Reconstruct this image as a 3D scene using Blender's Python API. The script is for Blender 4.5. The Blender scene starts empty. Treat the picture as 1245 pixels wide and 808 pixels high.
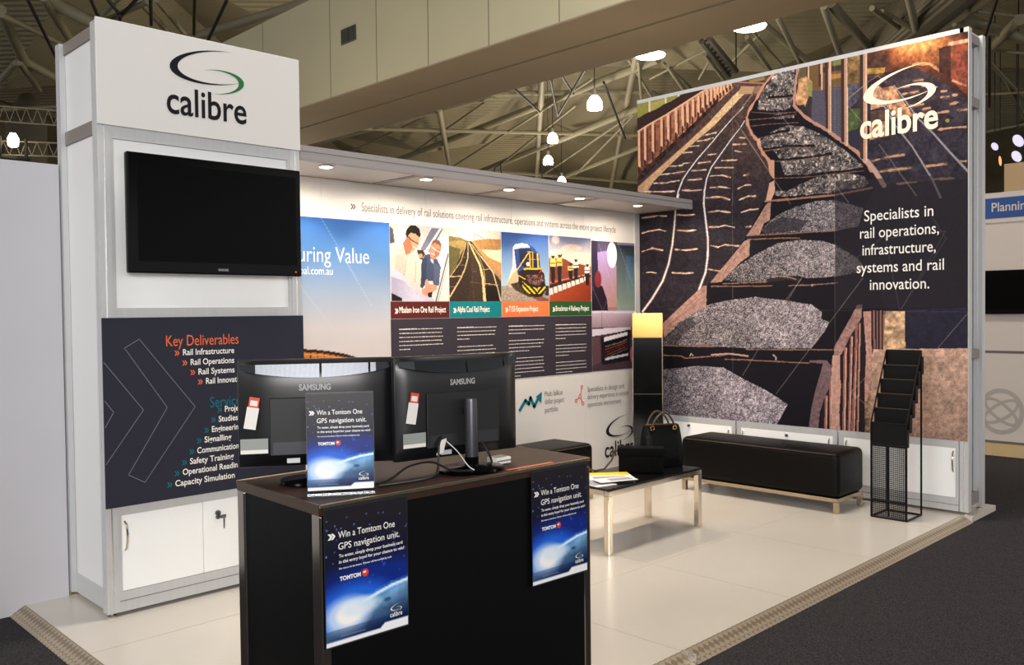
import bpy, bmesh, math, random
import numpy as np
from mathutils import Vector, Matrix

random.seed(7)
S = bpy.context.scene
COL = S.collection
PI = math.pi

# ------------------------------------------------------------------ camera
F_PX = 1066.063
CAM = Vector((-1.5994, -5.1453, 1.5218))
YAW, PIT, ROL = 0.7763, -0.0242, -0.0119
_f = Vector((math.sin(YAW) * math.cos(PIT), math.cos(YAW) * math.cos(PIT), math.sin(PIT)))
_r = Vector((math.cos(YAW), -math.sin(YAW), 0))
_u = _r.cross(_f)
RIGHT = math.cos(ROL) * _r + math.sin(ROL) * _u
UP = -math.sin(ROL) * _r + math.cos(ROL) * _u
FWD = _f
cd = bpy.data.cameras.new('camera')
cam = bpy.data.objects.new('camera', cd)
COL.objects.link(cam)
cam.matrix_world = Matrix(((RIGHT.x, UP.x, -FWD.x, CAM.x), (RIGHT.y, UP.y, -FWD.y, CAM.y),
                           (RIGHT.z, UP.z, -FWD.z, CAM.z), (0, 0, 0, 1)))
cd.sensor_width = 36.0
cd.sensor_fit = 'HORIZONTAL'
cd.lens = F_PX / 1245 * 36
cd.clip_end = 300
S.camera = cam

# ------------------------------------------------------------------ view and world
S.view_settings.view_transform = 'Standard'
S.view_settings.look = 'None'
S.view_settings.gamma = 1
S.view_settings.use_curve_mapping = False
S.view_settings.exposure = 0.55
W = bpy.data.worlds.new('hall_light')
S.world = W
W.use_nodes = True
W.node_tree.nodes['Background'].inputs[0].default_value = (1.0, 0.985, 0.97, 1)
W.node_tree.nodes['Background'].inputs[1].default_value = 0.80


def area(name, loc, target, size, power, col=(1, .975, .94)):
    l = bpy.data.lights.new(name, 'AREA')
    l.shape = 'DISK'
    l.size = size
    l.energy = power
    l.color = col
    o = bpy.data.objects.new(name, l)
    COL.objects.link(o)
    o.location = loc
    o.rotation_euler = (Vector(target) - Vector(loc)).to_track_quat('-Z', 'Y').to_euler()
    return o


# unseen fill lights added overhead, behind and beside the photographer, to brighten the stand
area('front_fill_light', (-4.2, -9.2, 3.3), (2.2, -1.6, 1.2), 2.2, 250)
area('hall_fill_light', (-8.5, -2.2, 6.4), (1.5, -1.0, 1.4), 2.4, 230)
area('hall_fill_light', (8.2, -7.6, 5.6), (3.6, -0.6, 1.4), 2.0, 190)
area('hall_fill_light', (3.3, -1.7, 7.6), (2.8, -1.6, 0), 1.6, 250, (1, .91, .80))
# the photographer's small flash, just above the lens
area('camera_flash', CAM + UP * 0.13 - FWD * 0.05, CAM + FWD * 5, 0.09, 7, (1, .98, .96))
# unseen point lights added to brighten the bulkhead and the roof from below
for _p, _w in (((4.0, 5.5, 2.2), 120), ((6.9, 1.2, 2.4), 60), ((8.0, -6.5, 1.2), 50), ((9.0, 14.0, 2.0), 230), ((20.0, 14.0, 2.0), 520), ((30.0, 26.0, 2.0), 620)):
    _l = bpy.data.lights.new('added_uplight', 'POINT')
    _l.energy = _w
    _l.color = (1, .82, .58)
    _l.shadow_soft_size = .4
    _o = bpy.data.objects.new('added_uplight', _l)
    COL.objects.link(_o)
    _o.location = _p
# warm spotlight clipped above the mural
_sp = bpy.data.lights.new('mural_spot', 'SPOT')
_sp.energy = 40
_sp.color = (1, .66, .32)
_sp.spot_size = math.radians(58)
_sp.spot_blend = 1
_sp.shadow_soft_size = 0.05
_spo = bpy.data.objects.new('mural_spot', _sp)
COL.objects.link(_spo)
_spo.location = (4.55, -2.55, 3.95)
_spo.rotation_euler = (Vector((5.18, -2.62, 3.30)) - Vector(_spo.location)).to_track_quat('-Z', 'Y').to_euler()


# ------------------------------------------------------------------ colour and materials
def lin(c):
    c = np.asarray(c, float) / 255.0
    return np.where(c <= .04045, c / 12.92, ((c + .055) / 1.055) ** 2.4)


def mat(name, rgb, rough=.5, metal=0.0, spec=.5, emit=None, estr=0, alpha=1, trans=0, coat=0):
    m = bpy.data.materials.new(name)
    m.use_nodes = True
    b = m.node_tree.nodes['Principled BSDF']
    c = lin(rgb)
    b.inputs['Base Color'].default_value = (*c, 1)
    b.inputs['Roughness'].default_value = rough
    b.inputs['Metallic'].default_value = metal
    b.inputs['Specular IOR Level'].default_value = spec
    b.inputs['Transmission Weight'].default_value = trans
    b.inputs['Coat Weight'].default_value = coat
    if emit:
        b.inputs['Emission Color'].default_value = (*lin(emit), 1)
        b.inputs['Emission Strength'].default_value = estr
    return m


def noisy(m, scale=40, amt=.25, bump=0.0, bscale=None, detail=4, stretch=None):
    """vary the base colour by a noise and add a little relief"""
    nt = m.node_tree
    b = nt.nodes['Principled BSDF']
    tc = nt.nodes.new('ShaderNodeTexCoord')
    mp = nt.nodes.new('ShaderNodeMapping')
    if stretch:
        mp.inputs['Scale'].default_value = stretch
    nt.links.new(tc.outputs['Object'], mp.inputs[0])
    n = nt.nodes.new('ShaderNodeTexNoise')
    n.inputs['Scale'].default_value = scale
    n.inputs['Detail'].default_value = detail
    nt.links.new(mp.outputs[0], n.inputs['Vector'])
    r = nt.nodes.new('ShaderNodeValToRGB')
    c = list(b.inputs['Base Color'].default_value)
    r.color_ramp.elements[0].position = .3
    r.color_ramp.elements[1].position = .7
    r.color_ramp.elements[0].color = (*[x * (1 - amt) for x in c[:3]], 1)
    r.color_ramp.elements[1].color = (*[min(1, x * (1 + amt)) for x in c[:3]], 1)
    nt.links.new(n.outputs['Fac'], r.inputs[0])
    nt.links.new(r.outputs[0], b.inputs['Base Color'])
    if bump:
        n2 = nt.nodes.new('ShaderNodeTexNoise')
        n2.inputs['Scale'].default_value = bscale or scale
        nt.links.new(mp.outputs[0], n2.inputs['Vector'])
        bp = nt.nodes.new('ShaderNodeBump')
        bp.inputs['Strength'].default_value = bump
        bp.inputs['Distance'].default_value = .01
        nt.links.new(n2.outputs['Fac'], bp.inputs['Height'])
        nt.links.new(bp.outputs[0], b.inputs['Normal'])
    return m


def bands(m, scale, axis='X', strength=.6, dist=.02):
    """fine parallel ribs (corrugation, fluting) as relief"""
    nt = m.node_tree
    b = nt.nodes['Principled BSDF']
    tc = nt.nodes.new('ShaderNodeTexCoord')
    w = nt.nodes.new('ShaderNodeTexWave')
    w.bands_direction = axis
    w.inputs['Scale'].default_value = scale
    nt.links.new(tc.outputs['Object'], w.inputs['Vector'])
    bp = nt.nodes.new('ShaderNodeBump')
    bp.inputs['Strength'].default_value = strength
    bp.inputs['Distance'].default_value = dist
    nt.links.new(w.outputs['Color'], bp.inputs['Height'])
    nt.links.new(bp.outputs[0], b.inputs['Normal'])
    return m


def slats(m, scale):
    """thin dark slits between upright slats"""
    nt = m.node_tree
    b = nt.nodes['Principled BSDF']
    c = tuple(b.inputs['Base Color'].default_value)
    tc = nt.nodes.new('ShaderNodeTexCoord')
    w = nt.nodes.new('ShaderNodeTexWave')
    w.bands_direction = 'X'
    w.inputs['Scale'].default_value = scale
    nt.links.new(tc.outputs['Object'], w.inputs['Vector'])
    r = nt.nodes.new('ShaderNodeValToRGB')
    r.color_ramp.elements[0].position, r.color_ramp.elements[1].position = .12, .3
    r.color_ramp.elements[0].color, r.color_ramp.elements[1].color = (c[0] * .3, c[1] * .3, c[2] * .3, 1), c
    nt.links.new(w.outputs['Fac'], r.inputs[0])
    nt.links.new(r.outputs[0], b.inputs['Base Color'])
    return m


def printed(name, rough=.55, spec=.12):
    m = bpy.data.materials.new(name)
    m.use_nodes = True
    nt = m.node_tree
    b = nt.nodes['Principled BSDF']
    a = nt.nodes.new('ShaderNodeVertexColor')
    a.layer_name = 'ink'
    nt.links.new(a.outputs['Color'], b.inputs['Base Color'])
    b.inputs['Roughness'].default_value = rough
    b.inputs['Specular IOR Level'].default_value = spec
    return m


M = dict(
    white=mat('white_laminate', (226, 226, 228), .42, spec=.4),
    white_board=mat('white_printed_board', (216, 215, 215), .5, spec=.3),
    door=mat('white_door', (250, 252, 254), .35),
    alu=noisy(mat('satin_aluminium', (202, 203, 206), .42, .3), 60, .03, stretch=(1, 1, .05)),
    alu_edge=mat('polished_aluminium_groove', (235, 235, 238), .2, .8),
    groove=mat('dark_groove', (92, 90, 92), .6),
    navy=noisy(mat('navy_graphic', (46, 47, 61), .5, spec=.15), 8, .03),
    orange_ink=mat('orange_ink', (236, 112, 66), .5, spec=.15), teal_ink=mat('teal_ink', (24, 112, 130), .5, spec=.15),
    white_ink=mat('white_ink', (245, 243, 238), .5), cream_ink=mat('cream_ink', (255, 236, 214), .5),
    black_ink=mat('black_ink', (22, 20, 28), .5, spec=.15), grey_ink=mat('grey_ink', (132, 124, 122), .6, spec=.15),
    green_ink=mat('green_ink', (44, 112, 62), .5, spec=.15), faint_ink=mat('faint_grey_ink', (122, 118, 128), .6),
    text_grey=mat('text_grey_ink', (104, 98, 102), .6, spec=.15), blue_text=mat('pale_blue_ink', (205, 216, 228), .5),
    tv=mat('tv_gloss_black', (4, 4, 5), .15, spec=.12), tv_screen=mat('tv_screen_black', (2, 2, 3), .25, spec=.08),
    tv_logo=mat('silver_print', (165, 165, 168), .4),
    red_led=mat('red_led', (200, 40, 20), .4, emit=(255, 50, 20), estr=1.5),
    floor=noisy(mat('cream_vinyl', (203, 197, 189), .24, spec=.5), 1.3, .025),
    joint=mat('floor_joint', (172, 162, 150), .6),
    carpet=noisy(mat('charcoal_carpet', (52, 50, 53), .95, spec=.1), 150, .75, .5, 190),
    grey_wall=noisy(mat('grey_partition', (199, 198, 205), .6), 2, .02),
    leather=noisy(mat('black_leather', (9, 7, 6), .44, spec=.13), 90, .15, .15, 120),
    chrome=mat('chrome', (214, 205, 190), .12, 1.0),
    brass_chrome=mat('satin_steel', (196, 180, 155), .25, 1.0),
    black_lam=mat('black_laminate', (5, 5, 6), .5, spec=.15),
    table_top=mat('black_glass_top', (16, 15, 16), .16, spec=.5),
    counter_top=noisy(mat('dark_brown_counter_top', (56, 41, 35), .45, spec=.06), 6, .1),
    mon=mat('monitor_black_plastic', (20, 21, 24), .33, spec=.5),
    mon_matte=mat('monitor_matte_black', (24, 25, 28), .5),
    vent=slats(mat('monitor_vent_silver', (66, 68, 72), .25, 1.0), 95),
    neck=mat('stand_gunmetal', (78, 78, 82), .35, .8),
    stick_orange=mat('orange_sticker', (226, 74, 48), .5), stick_white=mat('white_sticker', (235, 232, 228), .5),
    spec_label=mat('grey_spec_label', (150, 155, 150), .5),
    cable=mat('black_cable', (16, 16, 17), .45),
    grey_cable=mat('white_cable', (205, 205, 205), .5),
    acrylic=mat('clear_acrylic', (235, 240, 245), .04, spec=.5, trans=1.0),
    gold=mat('gold_mirror', (204, 166, 96), .2, 1.0),
    black_gloss=mat('black_gloss', (9, 9, 10), .1, spec=.5),
    wire=mat('black_wire', (6, 6, 7), .5, spec=.2),
    bag=noisy(mat('bag_black_leather', (5, 5, 6), .42, spec=.12), 50, .2, .4, 35), bag_cloth=noisy(mat('bag_black_cloth', (9, 9, 10), .8, spec=.08), 90, .2, .2),
    handle=mat('bag_handle_brown', (52, 38, 30), .4), brass=mat('brass', (206, 160, 90), .25, 1.0),
    yellow=mat('yellow_paper', (246, 196, 20), .5), paper=mat('white_paper', (232, 230, 232), .5), paper_dark=mat('brochure_print', (150, 150, 160), .5),
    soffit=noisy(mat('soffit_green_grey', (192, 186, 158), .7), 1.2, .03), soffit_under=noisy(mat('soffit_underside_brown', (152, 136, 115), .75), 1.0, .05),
    seam=mat('panel_seam', (128, 124, 104), .8), pale_seam=mat('pale_seam', (204, 201, 198), .6), vent_dark=mat('vent_dark', (62, 56, 46), .7),
    tube=noisy(mat('painted_roof_tube', (150, 144, 122), .6), 2, .06), dark_cable=mat('dark_rod', (30, 28, 25), .6),
    duct=bands(mat('grey_duct', (120, 114, 100), .6, .2), 5, 'Z', .5, .03),
    roof=bands(noisy(mat('corrugated_roof', (168, 160, 134), .55, .15), .25, .12), 3.2, 'DIAGONAL', .5, .05),
    lamp_shade=mat('lamp_glass', (255, 245, 225), .3, emit=(255, 236, 200), estr=6),
    lamp_body=mat('lamp_housing', (170, 168, 160), .4, .5),
    violet_lamp=mat('violet_stage_lens', (240, 235, 255), .3, emit=(214, 206, 250), estr=.62),
    amber_lamp=mat('amber_lens', (255, 190, 120), .3, emit=(255, 170, 110), estr=.8),
    warm_lens=mat('downlight_lens', (255, 240, 220), .3, emit=(255, 232, 205), estr=9),
    canopy=mat('canopy_grey', (154, 149, 150), .5, .1), canopy_ceil=mat('canopy_panel', (172, 165, 160), .35), canopy_beam=mat('canopy_crossbeam', (128, 121, 116), .5),
    sign_blue=mat('sign_blue', (28, 72, 140), .5), beige=mat('beige_wall', (196, 168, 132), .7), timber=noisy(mat('pale_timber', (196, 170, 128), .6), 5, .1, stretch=(1, .1, 1)),
    emblem=mat('pale_grey_emblem', (164, 158, 156), .6), nb_wall=mat('stand_panel', (196, 188, 184), .6),
    maroon=mat('maroon_ink', (84, 32, 32), .5, spec=.15), teal=mat('teal_strip', (18, 116, 126), .5, spec=.15), coral=mat('coral_strip', (238, 112, 66), .5, spec=.15), forest=mat('forest_strip', (40, 78, 44), .5, spec=.15),
    slate=mat('slate_ink', (54, 50, 60), .55, spec=.15), small_ink=mat('small_print_ink', (206, 200, 200), .6), red_ink=mat('red_ink', (216, 58, 44), .5),
    print_=printed('mural_ink'), print_gloss=printed('poster_ink', .35, .2),
    strip=mat('orange_reflection_strip', (196, 92, 58), .4), keys=mat('steel_keys', (120, 118, 120), .3, .9),
    rubber=mat('dark_foot', (40, 40, 42), .7),
)
# chequer plate for the edge ramps
def tread_mat():
    m = mat('chequer_plate', (158, 140, 118), .42, .55)
    nt = m.node_tree
    b = nt.nodes['Principled BSDF']
    tc = nt.nodes.new('ShaderNodeTexCoord')
    mp = nt.nodes.new('ShaderNodeMapping')
    mp.inputs['Rotation'].default_value = (0, 0, PI / 4)
    nt.links.new(tc.outputs['Object'], mp.inputs[0])
    ch = nt.nodes.new('ShaderNodeTexChecker')
    ch.inputs['Scale'].default_value = 34
    ch.inputs['Color1'].default_value = (*lin((178, 165, 147)), 1)
    ch.inputs['Color2'].default_value = (*lin((140, 125, 106)), 1)
    nt.links.new(mp.outputs[0], ch.inputs['Vector'])
    nt.links.new(ch.outputs['Color'], b.inputs['Base Color'])
    bp = nt.nodes.new('ShaderNodeBump')
    bp.inputs['Strength'].default_value = .5
    bp.inputs['Distance'].default_value = .004
    nt.links.new(ch.outputs['Fac'], bp.inputs['Height'])
    nt.links.new(bp.outputs[0], b.inputs['Normal'])
    return m


M['tread'] = tread_mat()


# ------------------------------------------------------------------ mesh helpers
class MB:
    def __init__(s):
        s.v, s.f, s.mi = [], [], []

    def add(s, vs, fs, mi=0):
        n = len(s.v)
        s.v += [tuple(p) for p in vs]
        s.f += [tuple(i + n for i in f) for f in fs]
        s.mi += [mi] * len(fs)
        return s

    def box(s, x0, x1, y0, y1, z0, z1, mi=0):
        vs = [(x, y, z) for z in (z0, z1) for y in (y0, y1) for x in (x0, x1)]
        return s.add(vs, [(0, 2, 3, 1), (4, 5, 7, 6), (0, 1, 5, 4), (2, 6, 7, 3), (0, 4, 6, 2), (1, 3, 7, 5)], mi)

    def bbox(s, x0, x1, y0, y1, z0, z1, r=.005, seg=3, mi=0):
        """box with rounded edges"""
        bm = bmesh.new()
        bmesh.ops.create_cube(bm, size=1)
        for v in bm.verts:
            v.co = ((x0 + x1) / 2 + v.co.x * (x1 - x0), (y0 + y1) / 2 + v.co.y * (y1 - y0), (z0 + z1) / 2 + v.co.z * (z1 - z0))
        bmesh.ops.bevel(bm, geom=list(bm.edges), offset=r, segments=seg, profile=.5, affect='EDGES')
        bm.verts.index_update()
        s.add([v.co[:] for v in bm.verts], [[v.index for v in f.verts] for f in bm.faces], mi)
        bm.free()
        return s

    def tube(s, pts, r, n=8, mi=0, caps=True, closed=False):
        pts = [Vector(p) for p in pts]
        k = len(pts)
        rs = r if isinstance(r, (list, tuple)) else [r] * k
        rings = []
        prev = None
        for i, p in enumerate(pts):
            a = pts[i - 1] if (i > 0 or closed) else p
            b = pts[(i + 1) % k] if (i < k - 1 or closed) else p
            t = (b - a).normalized()
            if prev is None:
                ref = Vector((0, 0, 1)) if abs(t.z) < .9 else Vector((1, 0, 0))
                e = t.cross(ref).normalized()
            else:
                e = (prev - t * prev.dot(t)).normalized()
            prev = e
            g = t.cross(e)
            rings.append([p + (e * math.cos(2 * PI * j / n) + g * math.sin(2 * PI * j / n)) * rs[i] for j in range(n)])
        vs = [q for ring in rings for q in ring]
        fs = []
        for i in range(k if closed else k - 1):
            i2 = (i + 1) % k
            for j in range(n):
                j2 = (j + 1) % n
                fs.append((i * n + j, i * n + j2, i2 * n + j2, i2 * n + j))
        if caps and not closed:
            fs += [tuple(range(n - 1, -1, -1)), tuple((k - 1) * n + j for j in range(n))]
        return s.add(vs, fs, mi)

    def lathe(s, prof, n=32, c=(0, 0, 0), mi=0, sx=1, sy=1):
        """profile of (radius, z) turned about a vertical axis at c"""
        vs, fs = [], []
        for r, z in prof:
            for j in range(n):
                a = 2 * PI * j / n
                vs.append((c[0] + r * sx * math.cos(a), c[1] + r * sy * math.sin(a), c[2] + z))
        for i in range(len(prof) - 1):
            for j in range(n):
                j2 = (j + 1) % n
                fs.append((i * n + j, i * n + j2, (i + 1) * n + j2, (i + 1) * n + j))
        fs += [tuple(range(n - 1, -1, -1)), tuple((len(prof) - 1) * n + j for j in range(n))]
        return s.add(vs, fs, mi)

    def prism(s, poly, origin, ex, ey, n, t, mi=0):
        """polygon in the ex/ey plane, extruded by t along n"""
        o, ex, ey, n = Vector(origin), Vector(ex), Vector(ey), Vector(n)
        k = len(poly)
        a = [o + ex * x + ey * y for x, y in poly]
        b = [p + n * t for p in a]
        fs = [tuple(range(k - 1, -1, -1)), tuple(range(k, 2 * k))]
        fs += [(i, (i + 1) % k, k + (i + 1) % k, k + i) for i in range(k)]
        return s.add(a + b, fs, mi)

    def build(s, name, mats, parent=None, world=False, smooth=False):
        me = bpy.data.meshes.new(name)
        vs = s.v
        if world and parent is not None:
            inv = ROOT[parent.name].inverted()
            vs = [inv @ Vector(p) for p in vs]
        me.from_pydata([tuple(p) for p in vs], [], s.f)
        mats = mats if isinstance(mats, (list, tuple)) else [mats]
        for m in mats:
            me.materials.append(m)
        me.polygons.foreach_set('material_index', s.mi)
        bm = bmesh.new()
        bm.from_mesh(me)
        bmesh.ops.recalc_face_normals(bm, faces=bm.faces)
        bm.to_mesh(me)
        bm.free()
        if smooth:
            me.polygons.foreach_set('use_smooth', [True] * len(me.polygons))
            me.set_sharp_from_angle(angle=math.radians(40))
        o = bpy.data.objects.new(name, me)
        COL.objects.link(o)
        if parent is not None:
            o.parent = parent
            ROOT[o.name] = ROOT[parent.name]
        else:
            ROOT[o.name] = Matrix.Identity(4)
        return o


ROOT = {}


def tag(o, label=None, cat=None, group=None, kind=None):
    if label: o['label'] = label
    if cat: o['category'] = cat
    if group: o['group'] = group
    if kind: o['kind'] = kind
    return o


def thing(name, label, cat, loc=(0, 0, 0), rz=0.0, group=None):
    o = bpy.data.objects.new(name, None)
    o.empty_display_size = .1
    COL.objects.link(o)
    o.location = loc
    o.rotation_euler = (0, 0, rz)
    ROOT[o.name] = Matrix.Translation(loc) @ Matrix.Rotation(rz, 4, 'Z')
    return tag(o, label, cat, group)


def struct(name, mb, m, label=None, parent=None):
    o = mb.build(name, m, parent)
    if parent is None:
        tag(o, label, 'building part', None, 'structure')
    return o


def dup(root, loc, rz, label=None, group=None):
    r = root.copy()
    COL.objects.link(r)
    r.location = loc
    r.rotation_euler = (0, 0, rz)
    if label: r['label'] = label
    if group: r['group'] = group
    ROOT[r.name] = Matrix.Translation(loc) @ Matrix.Rotation(rz, 4, 'Z')
    for ch in list(root.children):
        c = ch.copy()
        COL.objects.link(c)
        c.parent = r
        ROOT[c.name] = ROOT[r.name]
        for g in list(ch.children):
            d = g.copy()
            COL.objects.link(d)
            d.parent = c
            ROOT[d.name] = ROOT[r.name]
    return r


class Face:
    """a flat face in the place: origin, right and up as its reader sees them"""
    def __init__(s, o, ex, ey=(0, 0, 1)):
        s.o, s.ex, s.ey = Vector(o), Vector(ex).normalized(), Vector(ey).normalized()
        s.n = s.ex.cross(s.ey)          # towards the reader

    def p(s, x, y, off=0.0):
        return s.o + s.ex * x + s.ey * y + s.n * off


_tc = {}


def glyphs(txt, bold=0.0, shear=0.0):
    key = (txt, bold, shear)
    if key not in _tc:
        cu = bpy.data.curves.new('t', 'FONT')
        cu.body = txt
        cu.offset = bold
        cu.shear = shear
        cu.resolution_u = 4
        o = bpy.data.objects.new('t', cu)
        me = o.to_mesh()
        vs = [tuple(v.co) for v in me.vertices]
        fs = [tuple(p.vertices) for p in me.polygons]
        o.to_mesh_clear()
        bpy.data.objects.remove(o)
        bpy.data.curves.remove(cu)
        _tc[key] = (vs, fs)
    return _tc[key]


def put_text(mb, face, txt, x, y, cap, width=None, bold=0.0, align='L', off=.0015, mi=0, cond=.82):
    """text with its baseline at (x, y), capital height cap, squeezed to width when given"""
    vs, fs = glyphs(txt, bold)
    if not vs:
        return
    H = glyphs('H', 0)[0]
    hc = max(v[1] for v in H) - min(v[1] for v in H)
    x0 = min(v[0] for v in vs)
    x1 = max(v[0] for v in vs)
    sy = cap / hc
    sx = sy * cond if width is None else width / (x1 - x0)
    w = (x1 - x0) * sx
    xs = x if align == 'L' else (x - w if align == 'R' else x - w / 2)
    mb.add([face.p(xs + (v[0] - x0) * sx, y + v[1] * sy, off) for v in vs], fs, mi)


def swoosh(cx, cy, rx, ry, tilt, a0, a1, t, n=40):
    """crescent stroke along an ellipse, thickest in its middle"""
    out, inn = [], []
    ct, st = math.cos(tilt), math.sin(tilt)
    for i in range(n + 1):
        k = i / n
        a = math.radians(a0 + (a1 - a0) * k)
        th = t * math.sin(PI * k) ** 1.3
        for lst, d in ((out, 0), (inn, th)):
            x, y = (rx - d) * math.cos(a), (ry - d * .42) * math.sin(a)
            lst.append((cx + x * ct - y * st, cy + x * st + y * ct))
    return out, inn


def put_logo(face, x, y, sc, parent, m1, m2, mt, world=True, bold=.012, off=.002, fat=1.0):
    """two crescents over the lower-case word; (x, y) is the left end of the baseline; sc = metres per unit"""
    for nm, args, m in (('logo_crescent', (228, 232, 214, 76, math.radians(9), 62, 303, 36), m1),
                        ('logo_crescent', (234, 170, 130, 54, math.radians(7), 118, -108, 26), m2)):
        o_, i_ = swoosh(*args[:-1], args[-1] * fat)
        mb = MB()
        k = len(o_)
        vs = [face.p(x + px * sc, y + py * sc, off) for px, py in o_ + i_]
        mb.add(vs, [(j, j + 1, k + j + 1, k + j) for j in range(k - 1)])
        mb.build(nm, m, parent, world)
    mb = MB()
    put_text(mb, face, 'calibre', x, y, 118 * sc, 373 * sc, bold, off=off)
    mb.build('logo_word', mt, parent, world)


# ------------------------------------------------------------------ ink on printed panels
_rng = np.random.default_rng(3)
_NT = _rng.random((256, 256))


def vnoise(x, y, s):
    x, y = x / s, y / s
    xi, yi = np.floor(x).astype(int), np.floor(y).astype(int)
    fx, fy = x - xi, y - yi
    fx, fy = fx * fx * (3 - 2 * fx), fy * fy * (3 - 2 * fy)
    g = lambda a, b: _NT[a & 255, b & 255]
    return (g(xi, yi) * (1 - fx) + g(xi + 1, yi) * fx) * (1 - fy) + (g(xi, yi + 1) * (1 - fx) + g(xi + 1, yi + 1) * fx) * fy


class Ink:
    """paints colours (0..255 sRGB) on points X, Y (Y downwards)"""
    def __init__(s, X, Y, base):
        s.X, s.Y = X.ravel(), Y.ravel()
        s.C = np.tile(np.array(base, float), (s.X.size, 1))

    def inside(s, poly):
        p = np.array(poly, float)
        idx = np.where((s.X >= p[:, 0].min()) & (s.X <= p[:, 0].max()) & (s.Y >= p[:, 1].min()) & (s.Y <= p[:, 1].max()))[0]
        x, y = s.X[idx], s.Y[idx]
        c = np.zeros(x.size, bool)
        for (ax, ay), (bx, by) in zip(p, np.roll(p, -1, 0)):
            if ay == by:
                continue
            c ^= ((ay > y) != (by > y)) & (x < (bx - ax) * (y - ay) / (by - ay) + ax)
        return idx[c]

    def put(s, i, c, a=1.0):
        a = np.asarray(a)
        a = a[:, None] if a.ndim else a
        s.C[i] = s.C[i] * (1 - a) + np.asarray(c, float) * a

    def poly(s, p, c, a=1.0):
        i = s.inside(p)
        s.put(i, c, a)
        return i

    def grad(s, p, c0, c1, q0, q1, a=1.0):
        """linear blend c0 at point q0 to c1 at point q1"""
        i = s.inside(p)
        d = np.array(q1, float) - q0
        t = np.clip(((s.X[i] - q0[0]) * d[0] + (s.Y[i] - q0[1]) * d[1]) / (d @ d), 0, 1)[:, None]
        s.put(i, np.array(c0) * (1 - t) + np.array(c1) * t, a)
        return i

    def line(s, pts, w, c, a=1.0, w1=None, rough=0):
        pts = np.array(pts, float)
        w1 = w if w1 is None else w1
        n = len(pts) - 1
        for k in range(n):
            p, q = pts[k], pts[k + 1]
            m = max(w, w1) + rough
            i = np.where((s.X > min(p[0], q[0]) - m) & (s.X < max(p[0], q[0]) + m) & (s.Y > min(p[1], q[1]) - m) & (s.Y < max(p[1], q[1]) + m))[0]
            if not i.size:
                continue
            d = q - p
            L = d @ d + 1e-9
            t = np.clip(((s.X[i] - p[0]) * d[0] + (s.Y[i] - p[1]) * d[1]) / L, 0, 1)
            dist = np.hypot(s.X[i] - p[0] - t * d[0], s.Y[i] - p[1] - t * d[1])
            if rough:
                dist = dist + (vnoise(s.X[i], s.Y[i], rough * 2.5) - .5) * rough
            hw = (w + (w1 - w) * (k + t) / n) / 2
            s.put(i[dist < hw], c, a)

    def disc(s, cx, cy, rx, ry, c, a=1.0, soft=0):
        r = np.hypot((s.X - cx) / rx, (s.Y - cy) / ry)
        i = np.where(r < 1 + soft)[0]
        s.put(i, c, a * np.clip((1 + soft - r[i]) / max(soft, 1e-6), 0, 1) if soft else a)

    def speckle(s, i, amt, sc, bright=0, thr=.8, col=(235, 225, 215)):
        """grain: darker and lighter lumps with some sparkling ones"""
        n = vnoise(s.X[i], s.Y[i], sc) * .6 + vnoise(s.X[i] + 91, s.Y[i] + 37, sc * .5) * .4
        s.C[i] *= (1 + amt * (n - .5) * 2)[:, None]
        if bright:
            b = vnoise(s.X[i] + 13, s.Y[i] + 5, sc * .55)
            k = np.clip((b - thr) / (1 - thr), 0, 1) * bright
            s.put(i, col, k)

    def grit(s, i, amt, share=.08, col=(236, 226, 216)):
        """point-by-point grain with a share of bright glints"""
        r = _rng.random(i.size)
        s.C[i] *= (1 + amt * (r - .5) * 2)[:, None]
        g = i[_rng.random(i.size) < share]
        s.put(g, col, .75)

    def all(s):
        return np.arange(s.X.size)


def print_panel(name, face, x0, y0, w, h, nx, ny, paint, parent, m, world=True, off=.001, thick=.002):
    """a printed sheet: a fine grid whose points carry the ink colours. paint(U, V) gets U 0..1 right, V 0..1 down"""
    us, vs_ = np.linspace(0, 1, nx + 1), np.linspace(0, 1, ny + 1)
    U, V = np.meshgrid(us, vs_)
    rgb = np.clip(paint(U, V), 0, 255)
    o = np.array(face.p(x0, y0 + h, off))
    P = o + U.reshape(-1, 1) * w * np.array(face.ex) - V.reshape(-1, 1) * h * np.array(face.ey)
    if world and parent is not None:
        inv = np.array(ROOT[parent.name].inverted())
        P = P @ inv[:3, :3].T + inv[:3, 3]
    i = np.arange((nx + 1) * (ny + 1)).reshape(ny + 1, nx + 1)
    q = np.stack([i[1:, :-1], i[1:, 1:], i[:-1, 1:], i[:-1, :-1]], -1).reshape(-1, 4)
    me = bpy.data.meshes.new(name)
    me.vertices.add(len(P))
    me.vertices.foreach_set('co', P.ravel())
    me.loops.add(q.size)
    me.loops.foreach_set('vertex_index', q.ravel())
    me.polygons.add(len(q))
    me.polygons.foreach_set('loop_start', np.arange(len(q)) * 4)
    me.update(calc_edges=True)
    a = me.color_attributes.new('ink', 'FLOAT_COLOR', 'POINT')
    c = np.ones((len(P), 4))
    c[:, :3] = lin(rgb)
    a.data.foreach_set('color', c.ravel())
    me.materials.append(m)
    ob = bpy.data.objects.new(name, me)
    COL.objects.link(ob)
    if parent is not None:
        ob.parent = parent
        ROOT[ob.name] = ROOT[parent.name]
    else:
        ROOT[ob.name] = Matrix.Identity(4)
    return ob

# ================================================================== THE SETTING
XM, YF = 5.1837, -2.9412          # mural wall plane and its free end
TY, TW, TD, TH = -0.6072, 1.1367, 0.5339, 3.0     # tower front plane, width, depth, height

struct('floor', MB().box(-30, 70, -30, 75, -.10, -.042), M['carpet'], 'charcoal carpet of the exhibition hall')

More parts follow.
